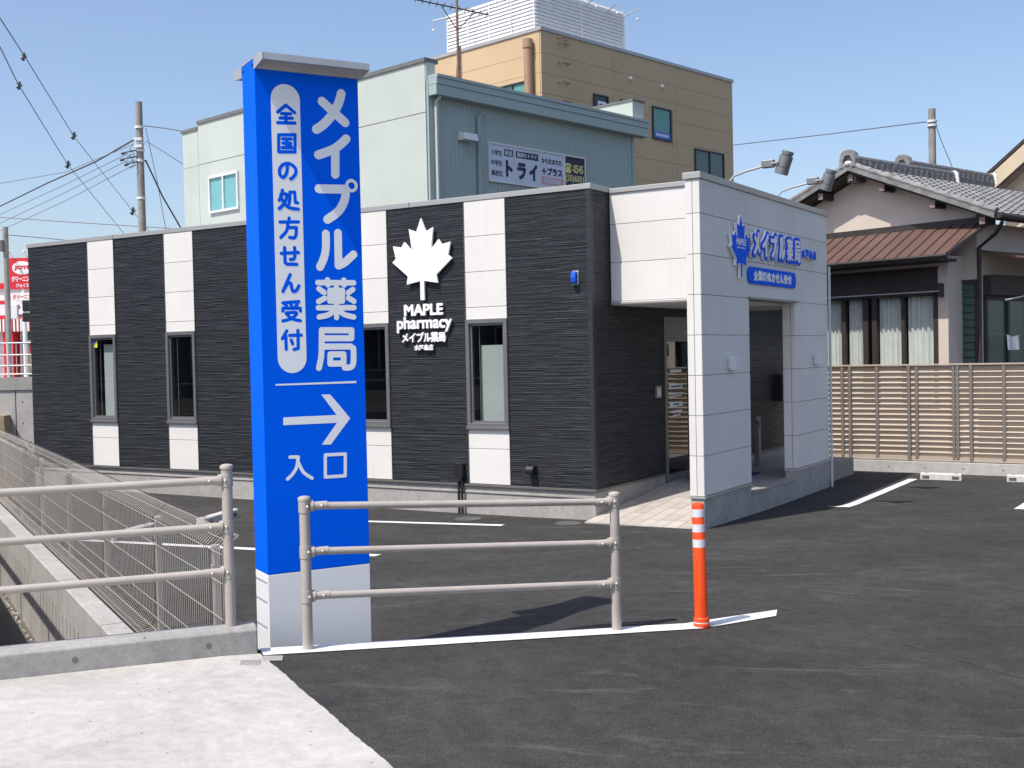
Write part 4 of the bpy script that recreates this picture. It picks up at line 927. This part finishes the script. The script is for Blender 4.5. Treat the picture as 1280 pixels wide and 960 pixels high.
# advertising windows
ad = thing('advert_windows', 'row of window adverts with navy Japanese lettering on the teal wall', 'sign', (KX, KY, 0), R(47))
AF = lambda x, z, d: (x, -.10-d, z)
for x0, x1, m in ((2.12, 3.08, 'signpale'), (3.11, 4.11, 'signpale'), (4.14, 5.13, 'signpale'), (5.17, 6.07, 'navy')):
    z0, z1 = 6.66, 7.62
    B(x0, x1, -.10, -.07, z0, z1).build('panel', M[m], ad)
    fm = MB()
    for q in ((x0-.02, x1+.02, z0-.04, z0), (x0-.02, x1+.02, z1, z1+.04), (x0-.02, x0+.01, z0, z1), (x1-.01, x1+.02, z0, z1)): fm.box(q[0], q[1], -.13, -.06, q[2], q[3])
    fm.build('frame', M['greywhite'], ad)
def adtext(tx, x, z, wd, ht, bold, mat, front=0.0):
    mb = MB(); text_mb(mb, tx, x, z, wd, ht, AF, bold, .003, front); mb.build('lettering', M[mat], ad)
def adplate(x0, x1, z0, z1, mat): MB().prism([(x0, z0), (x1, z0), (x1, z1), (x0, z1)], AF, 0, .002).build('banner', M[mat], ad)
for i, tx in enumerate(('小学生', '中学生', '高校生')): adtext(tx, 2.2, 7.33-i*.27, .42, .15, .004, 'navy')
adtext('ト', 2.75, 6.80, .27, .45, .03, 'navy'); adtext('ラ', 3.2, 6.78, .36, .45, .03, 'navy'); adtext('イ', 3.68, 6.78, .34, .47, .03, 'navy')
adtext('から生まれた', 4.2, 7.32, .86, .15, .006, 'navy'); adtext('＋プラス', 4.2, 7.0, .88, .22, .014, 'navy')
adplate(2.70, 3.05, 7.35, 7.53, 'navy'); adplate(3.15, 4.06, 7.35, 7.53, 'navy'); adplate(4.17, 5.1, 6.74, 6.95, 'pink')
adtext('家庭', 2.73, 7.375, .28, .13, .004, 'signpale', .003); adtext('教師のトライ', 3.2, 7.375, .8, .13, .004, 'signpale', .003); adtext('個別指導', 4.28, 6.77, .72, .15, .006, 'signpale', .003)
adtext('-0545', 5.50, 7.18, .50, .24, .006, 'yellow'); adtext('(50)6001', 5.22, 6.87, .80, .25, .004, 'yellow')
mb = MB(); mb.prism([(5.22, 7.16), (5.46, 7.16), (5.44, 7.30), (5.38, 7.34), (5.30, 7.34), (5.24, 7.30)], AF, 0, .003); mb.prism([(5.20, 7.33), (5.20, 7.38), (5.26, 7.43), (5.42, 7.43), (5.48, 7.38), (5.48, 7.33), (5.42, 7.33), (5.40, 7.37), (5.28, 7.37), (5.26, 7.33)], AF, 0, .003)
mb.build('telephone_symbol', M['yellow'], ad)
# antenna
an = thing('tv_antenna', 'rusty television antenna mast rising behind the teal fascia', 'antenna', (-1.25, 31.0, 0), R(10))
MB().tube([(0, 0, 8.9), (0, 0, 12.4)], .035, 8).tube([(-.08, 0, 8.9), (-.01, 0, 10.0)], .02, 6).tube([(.06, 0, 8.9), (.06, 0, 10.3)], .03, 6).build('mast', M['rust'], an, True)
MB().tube([(-1.12, 0, 11.50), (.86, 0, 11.15)], .018, 6).build('boom', M['wire'], an)
MB().tube([(0, 0, 10.72), (-.42, 0, 11.36)], .014, 5).tube([(0, 0, 10.72), (.47, 0, 11.2)], .014, 5).build('brace', M['wire'], an)
for i in range(11):
    x = -1.1+i*.19; z = 11.5-(x+1.12)*.177; MB().tube([(x, -.22-.02*(i % 3), z), (x, .22+.02*(i % 3), z)], .010, 5).ball((x, 0, z), .028, 6).build('element', M['wire'], an)

# ------------------------------------------------------------------ tan building with white roof enclosure
TX, TY = 1.426, 46.0
tb = thing('tan_building', 'tan panelled multi storey building with grey roof edge', 'building', (TX, TY, 0), R(46))
B(.04, 13.55, .04, 9, -.2, 14.86).build('core', M['tanjoint'], tb)
zz = [3, 8.6, 9.55, 10.5, 11.46, 12.4, 13.2, 13.98, 14.86]; xs = [0, 4.52, 9.03, 13.6]
for z0, z1 in zip(zz, zz[1:]):
    for x0, x1 in zip(xs, xs[1:]): B(x0+.008, x1-.008, 0, .06, z0+.006, z1-.006).build('wall_panel', M['tan'], tb)
for z0, z1 in zip(zz, zz[1:]):
    for y0, y1 in ((.07, 4.5), (4.5, 9)): B(0, .06, y0+.008, y1-.008, z0+.006, z1-.006).build('wall_panel', M['tan'], tb)
B(-.05, 13.65, -.05, 9.05, 14.86, 15.0).build('coping', M['coping'], tb)
TFr = lambda x, z, d: (x, -.0-d, z)
fwin(tb, TFr, 3.15, 4.12, 11.3, 12.82, 'darkwin', 'interior', 'greenglass', False); B(3.42, 3.95, -.05, -.04, 12.0, 12.55).build('notice', M['vinylwhite'], tb); B(3.5, 3.87, -.055, -.05, 12.3, 12.45).build('notice', M['stickerblue'], tb)
fwin(tb, TFr, 4.95, 6.3, 11.4, 12.83, 'darkwin', 'greenback', 'greenglass', False); wc = fwin(tb, TFr, 7.18, 8.55, 11.42, 12.86, 'darkwin', 'greenback', 'greenglass', False)
B(7.26, 8.47, -.05, -.04, 11.5, 11.78).build('notice', M['alarm'], wc); B(7.4, 8.33, -.055, -.05, 11.58, 11.7).build('notice', M['signpale'], wc)
fwin(tb, TFr, 10.35, 12.73, 9.4, 11.36, 'darkwin', 'copingdark', 'greenglass')
for x in (6.45, 8.68): B(x-.03, x+.03, -.05, 0, 11.3, 12.9).build('pipe_trim', M['tan'], tb)
TLf = lambda x, z, d: (-d, x, z)
fwin(tb, TLf, .62, 2.5, 11.9, 13.0, 'darkwin', 'greenback', 'greenglass')
MB().tube([(-.22, .5, 3), (-.22, .5, 14.5)], .17, 14).tube([(-.22, .5, 14.2), (-.22, .5, 14.55)], .2, 14).build('downpipe', M['tanpipe'], tb, True)
for z in (14.72, 14.48, 13.72, 12.95, 12.2): MB().tube([(1.02, 0, z), (1.02, -.2, z), (1.5, -.2, z), (1.5, 0, z)], .022, 6).build('ladder_rung', M['rust'], tb)
for x in (5.64, 7.91): MB().tube([(x, -.12, 13.80), (x, 0, 13.83)], .07, 12).build('wall_vent', M['greywhite'], tb, True)
we = thing('roof_enclosure', 'white slatted enclosure on the tan building roof', 'enclosure', (1.264, 47.5, 15.0), R(46))
def slats(fn, L, h, name):
    mb = MB(); z = .05
    while z < h: mb.prism([(0, z), (.05, z+.02), (.0, z+.135)], lambda p, q, d: fn(d, q, p), 0, L); z += .15
    o = mb.build(name, M['whitesteel'], we); o['kind'] = 'stuff'
B(.03, 5.75, .03, 5.2, -.1, 1.98).build('frame', M['whitesteel'], we)
slats(lambda d, z, p: (-p, d, z), 5.22, 1.9, 'slat_panel'); slats(lambda d, z, p: (d, -p, z), 5.78, 2.0, 'slat_panel')
for y in (.0, 1.3, 2.6, 3.9, 5.2): B(-.06, -.0, y-.02, y+.02, -.05, 1.98).build('mullion', M['whitesteel'], we)
for x in (2.9, 5.78): B(x-.02, x+.02, -.06, .0, -.05, 1.98).build('mullion', M['whitesteel'], we)
for i, (px, py, qx, qy, lab) in enumerate(((0, 5.1, -.5, 5.6, 'floodlight on an arm at the far end of the white enclosure'), (0, 3.6, -1.0, 3.5, 'floodlight on an arm reaching from the white enclosure beside the antenna'), (0, 1.4, -.9, 1.3, 'floodlight on an arm over the sunlit white enclosure face'), (3.2, 0, 3.1, -.7, 'floodlight on an arm over the shaded white enclosure face'), (4.6, 0, 4.5, -.7, 'second floodlight on the shaded white enclosure face'), (5.75, 0, 5.9, -.7, 'floodlight at the outer corner of the white enclosure'))):
    fl = thing('floodlight', lab, 'floodlight', (1.264, 47.5, 15.0), R(46), 'floodlights on the roof enclosure')
    MB().tube([(px, py, 1.9), (qx, qy, 2.1 if i > 2 else 1.75)], .025, 6).tube([(qx, qy, 2.1 if i > 2 else 1.75), (qx-.02, qy-.02, (2.1 if i > 2 else 1.75)-.35)], .02, 6).build('arm', M['coping'], fl)
    MB().ball((qx, qy, (2.1 if i > 2 else 1.75)-.42), .065, 10).build('lamp_head', M['greywhite'], fl, True)

# ------------------------------------------------------------------ far left: upper road, wall, guard fence, shop, poles
structure(B(-70, -6, 27.2, 90, -1.7, 1.47).build('upper_road', M['farconc']))
rw = thing('retaining_wall', 'pale concrete retaining wall with tie holes below the white guard fence', 'wall', (0, 27, 0))
for i, x in enumerate((-15.0, -13.0, -11.6, -9.6, -7.6)): B(x, (-13.02, -11.62, -9.62, -7.62, -6)[i], 0, .2, -1.7, 1.48).build('wall_panel', M['farconc'], rw, bevel=.01)
for x in (-11.45, -11.2, -10.95): 
    for z in (.2, .7, 1.2): MB().tube([(x, -.004, z), (x, .01, z)], .02, 8).build('tie_hole', M['copingdark'], rw)
mb = MB(); mb.prism([(-13.5, -1.7), (-11.62, -1.7), (-11.75, .9), (-13.5, .95)], lambda p, q, d: (p, d, q), -.35, -.005); o = tag(mb.build('earth_bank', plain('bank_soil', (.32, .25, .16), .95, 0, .25, 3, .5, 15)), 'brown earth bank piece against the pale retaining wall', 'bank'); o.location = (0, 27, 0)
B(-15, -6, -.03, .25, 1.48, 1.78).build('parapet', M['foundation'], rw)
gf = thing('guard_fence', 'white pipe guard fence above the retaining wall', 'fence', (0, 27.1, 0))
for x in [-14.8+1.0*i for i in range(9)]: MB().tube([(x, 0, 1.7), (x, 0, 2.6)], .025, 6).build('post', M['shopwhite'], gf)
for z in (1.85, 2.05, 2.3, 2.58): MB().tube([(-14.8, 0, z), (-6, 0, z)], .02, 6).build('rail', M['shopwhite'], gf)
mb = MB()
for i in range(88): mb.tube([(-14.8+.1*i, 0, 1.85), (-14.8+.1*i, 0, 2.58)], .008, 4)
mb.build('bars', M['shopwhite'], gf)
sh = thing('laundry_shop', 'white laundry shop with red lettering and red striped awning', 'shop', (-30, 48, 1.47))
B(0, 14, .5, 10, 0, 3.9).build('wall', M['shopwhite'], sh)
B(-.2, 14.2, -.2, .5, 2.66, 3.75).build('fascia', M['shopwhite'], sh); B(-.3, 14.3, -.3, 10, 3.75, 3.98).build('roof_edge', M['red'], sh)
mb = MB(); text_mb(mb, 'クリーニング', 7.6, 2.82, 3.3, .75, lambda x, z, d: (x, -.2-d, z), .04, .01); mb.build('lettering', M['red'], sh)
aw = B(-.2, 14.2, -.25, -.2, 2.0, 2.64).build('awning', M['red'], sh)
am = B(0, .07, -.30, -.251, 1.98, 2.5).mesh('awning_stripe')
for i in range(40): o = obj('awning_stripe', am, M['shopwhite'], aw); o.location = (7.6+i*.145, 0, 0)
for x in (9.0, 12.5): B(x, x+.42, -.2, .49, 0, 1.99).build('pillar', M['red'], sh)
sgl = B(9.5, 12.4, .40, .49, .1, 1.95).build('shop_window', M['louver'], sh)
for x in (9.5, 10.1, 10.7, 11.3): B(x, x+.06, .34, .40, .1, 1.95).build('mullion', M['shopwhite'], sgl)
B(9.9, 10.25, .3, .34, .3, 1.2).build('poster', M['yellow'], sgl); B(9.9, 10.25, .28, .3, 1.0, 1.4).build('poster', M['red'], sgl)
B(9.5, 12.4, .34, .40, 1.5, 1.62).build('transom', M['shopwhite'], sgl)
sb = thing('shop_sign', 'red and white laundry signboard reading JOYS above the shop', 'sign', (-20.08, 46.5, -.12))
SB = lambda x, z, d: (x, -d, z)
B(0, 1.05, 0, .25, 5.24, 6.48).build('board', M['red'], sb); B(.02, 1.05, 0, .25, 4.78, 5.08).build('lower_board', M['shopwhite'], sb)
mb = MB(); mb.prism([(.52+.40*math.cos(R(i*15)), 6.08+.27*math.sin(R(i*15))) for i in range(24)], SB, 0, .01); mb.build('oval', M['shopwhite'], sb)
mb = MB(); text_mb(mb, 'JOYS', .2, 5.98, .64, .2, SB, .018, .004, .011); text_mb(mb, 'クリーニング', .1, 4.83, .9, .19, SB, .008, .004, .0); mb.build('lettering', M['red'], sb)
mb = MB(); text_mb(mb, 'クリーニング', .08, 5.52, .88, .24, SB, .01, .006); text_mb(mb, 'ジョイス', .25, 5.3, .52, .15, SB, .006, .006); mb.build('lettering', M['shopwhite'], sb)
MB().tube([(.5, .12, 1.4), (.5, .12, 5.3)], .09, 10).build('pole', M['shopwhite'], sb)
for x in (.15, .75): MB().tube([(x, 0, 6.48), (x, -.3, 6.72)], .02, 6).ball((x, -.32, 6.70), .06, 8).build('sign_lamp', M['greywhite'], sb)
tsg = thing('traffic_signal', 'dark pedestrian signal seen before the laundry shop', 'traffic signal', (-15.06, 36, 0))
B(-.13, .13, 0, .15, 3.72, 4.08).build('upper_case', M['black'], tsg, bevel=.03); B(-.14, .14, 0, .15, 3.40, 3.70).build('lower_case', M['black'], tsg, bevel=.03)
MB().tube([(0, .1, 3.6), (-.45, .12, 3.62)], .03, 8).build('arm', M['pole'], tsg)
MB().tube([(-.62, .12, 1.4), (-.62, .12, 6.37)], .085, 12).build('pole', M['pole'], tsg, True)
B(-.46, -.26, -.05, .10, 3.5, 3.95).build('control_box', M['greywhite'], tsg, bevel=.02); MB().tube([(-.7, .02, 5.6), (-.7, .02, 5.95)], .07, 8).build('fitting', M['copingdark'], tsg)
# bush at the wall foot
bu = thing('shrub', 'sparse dark shrub at the foot of the dark wall end', 'shrub', (-8.9, 20.3, .2))
mb = MB()
for i in range(14):
    a = random.uniform(0, 6.3); mb.tube([(0, 0, -.6), (.12*math.cos(a), .12*math.sin(a), .1), (random.uniform(.1, .42)*math.cos(a), random.uniform(.1, .42)*math.sin(a), random.uniform(.2, .55))], .006, 4)
mb.build('stem', M['brown'], bu)
mb = MB()
for i in range(420):
    a = random.uniform(0, 6.3); r = .42*math.sqrt(random.random()); c = Vector((r*math.cos(a), r*math.sin(a), random.uniform(-.25, .5))); u = Vector((random.gauss(0, 1), random.gauss(0, 1), random.gauss(0, 1))).normalized()*.035; v = u.orthogonal().normalized()*.02
    mb.add([c-u, c+v, c+u, c-v], [(0, 1, 2, 3)])
mb.build('foliage', M['leaf'], bu, norecalc=True)

nbg = thing('neighbour_building', 'grey two storey building across the canal, mirrored in the pharmacy windows', 'building', (-24, 8, 0), R(90-12))
B(-14, 14, -.2, 8, .5, 6.6).build('wall', M['copingdark'], nbg); B(-14.2, 14.2, -.4, 8.2, 6.6, 6.85).build('roof_edge', M['greycap'], nbg)
for i in range(9):
    for z in (1.6, 4.2): fwin(nbg, lambda x, q, d: (x, -.2-d, q), -12.6+i*2.9, -10.9+i*2.9, z, z+1.5, 'shopwhite', 'interior', 'glass')
# ------------------------------------------------------------------ poles and wires
def pole(label, x, y, z0, z1, r0, r1):
    t = thing('utility_pole', label, 'utility pole', (x, y, 0)); MB().tube([(0, 0, z0), (0, 0, z1)], r0, 14, True, r1).build('pole', M['pole'], t, True); return t
p1 = pole('tall concrete utility pole with cable fittings behind the dark wall', -13.27, 42, -1.7, 11.47, .165, .125)
for z in (10.55, 9.98, 9.35, 8.0, 9.72): MB().tube([(0, 0, z-.04), (0, 0, z+.04)], .165, 14).build('band', M['greywhite'], p1, True)
for k, (dx, z) in enumerate(((-.45, 9.62), (-.5, 9.39), (-.35, 9.21))):
    MB().tube([(0, -.1, z+.12), (dx, -.25, z)], .025, 6).tube([(dx, -.25, z-.02), (dx-.14, -.27, z-.05)], .045, 8).build('cable_clamp', M['wire'], p1)
    MB().tube([(dx*.4, -.2, z+.3), (dx*.6, -.3, z+.1), (dx*.3, -.2, z-.05), (dx*.9, -.25, z-.15)], .015, 5).build('cable_loop', M['wire'], p1)
for z in (10.1, 9.85): B(-.14, .14, -.26, -.15, z-.05, z+.05).build('fitting', M['greywhite'], p1)
p2 = pole('short concrete pole rising behind the tiled roof', 15.39, 42, -1.7, 10.6, .15, .125)
for z in (10.15, 10.0): MB().tube([(0, 0, z-.04), (0, 0, z+.04)], .18, 12).build('band', M['greywhite'], p2, True)
WIRES = [('A', 'long overhead wire with clamps passing above the pharmacy, upper of the pair', [(2*x, 2*y, 2.06+2*(z-2.06)) for x, y, z in [(-6.0,12,6.9),(-7.13,16,7.17),(-9.05,22,7.85),(-11.55,31,8.14),(-13.92,43,7.67),(-15.39,50,7.6)]], .019),
('B', 'long overhead wire with clamps passing above the pharmacy, lower of the pair', [(2*x, 2*y, 2.06+2*(z-2.06)) for x, y, z in [(-6.0,12,6.7),(-7.14,16,6.88),(-9.21,22,7.36),(-11.73,31,7.38),(-14.6,44,6.96),(-15.6,50,6.7)]], .019),
('C', 'thick black cable running from the utility pole towards the laundry shop', [(-13.34,42,10.19),(-17.0,48,10.4),(-21.4,54,10.5),(-26.7,60,10.1)], .03)]
OFF = {'D': [(-13.71,42,9.62),(-18.7,49,9.63),(-25.9,58,9.4)], 'E': [(-13.71,42,9.39),(-18.7,49,9.3),(-26.3,59,9.1)], 'F': [(-13.49,42,9.21),(-18.7,49,8.95),(-26.5,60,8.95)], 'G': [(-26.71,60,9.76),(-21.76,60,9.32),(-16.39,60,8.87)], 'H': [(-22.22,50,9.85),(-17.89,47,9.83),(-13.41,42.2,10.05)], 'I': [(-13.1,42,10.61),(-12.38,42,10.51),(-11.0,42,10.25)], 'J': [(-13.08,42,9.38),(-12.5,42,8.05),(-11.6,42,6.4)], 'K': [(-13.04,42,10.53),(-12.69,42,8.65),(-12.29,42,6.0)], 'L': [(-13.06,42,10.07),(-12.4,42,9.65),(-11.0,42,8.7)], 'R': [(15.27,42,10.15),(14.01,50,11.26),(10.0,64,13.1)], 'S': [(15.48,42,10.14),(16.51,44,9.68),(17.9,46.5,9.0)], 'T': [(-15.66,36,6.12),(-16.45,40,6.47),(-16.96,45,6.84)]}
LAB = {'D': 'thin grey wire from the utility pole, top one of the three below the cable', 'E': 'thin grey wire from the utility pole, middle one of the three below the cable', 'F': 'thin grey wire from the utility pole, bottom one of the three below the cable', 'G': 'distant grey wire crossing low behind the utility pole', 'H': 'faint grey wire reaching the pole top behind the black cable', 'I': 'grey wire from the pole top to the mint building roof', 'J': 'thick drop cable slanting down from the utility pole behind the pharmacy roof', 'K': 'thin stay wire running steeply down from the utility pole', 'L': 'faint wire from the utility pole to the mint building wall', 'R': 'grey wire between the tan building and the short pole', 'S': 'stay wire slanting down from the short pole behind the tiled roof', 'T': 'faint wire near the signal pole by the laundry shop'}
for k_, v_ in OFF.items(): WIRES.append((k_, LAB[k_], v_, .03 if k_ == 'J' else .02 if k_ in 'RIG' else .013))
for k_, lab, pts, r in WIRES:
    o = tag(MB().tube(pts, r, 5).build('overhead_wire', M['wire' if k_ in 'ABCJ' else 'wiregrey'], smooth=True), lab, 'wire')
for i, (x, y, z) in enumerate([(-8.97,21.7,7.80),(-11.55,31,8.14),(-13.92,43,7.67),(-9.24,22.1,7.365),(-11.73,31,7.38)]):
    lab = ('dark clamp on the upper long wire, high over the pharmacy end', 'dark clamp on the upper long wire, middle one of its three', 'dark clamp on the upper long wire, close to the utility pole', 'dark clamp on the lower long wire, upper one of its two', 'dark clamp on the lower long wire, lower one of its two')[i]
    t = thing('wire_clamp', lab, 'wire clamp', (2*x, 2*y, 2.06+2*(z-2.06)), R(30), 'dark clamps on the long wires'); s = 2*y/1444*3.9
    MB().tube([(-s*.2, 0, -s*1.2), (s*.2, 0, s*1.3)], s*.42, 7, True, s*.3).build('body', M['wire'], t)
    MB().tube([(-s*.9, 0, -s*.7), (s*.9, 0, s*.2)], s*.25, 6).tube([(-s*.7, 0, s*.5), (s*.8, 0, s*.7)], s*.16, 6).build('jaw', M['wire'], t)
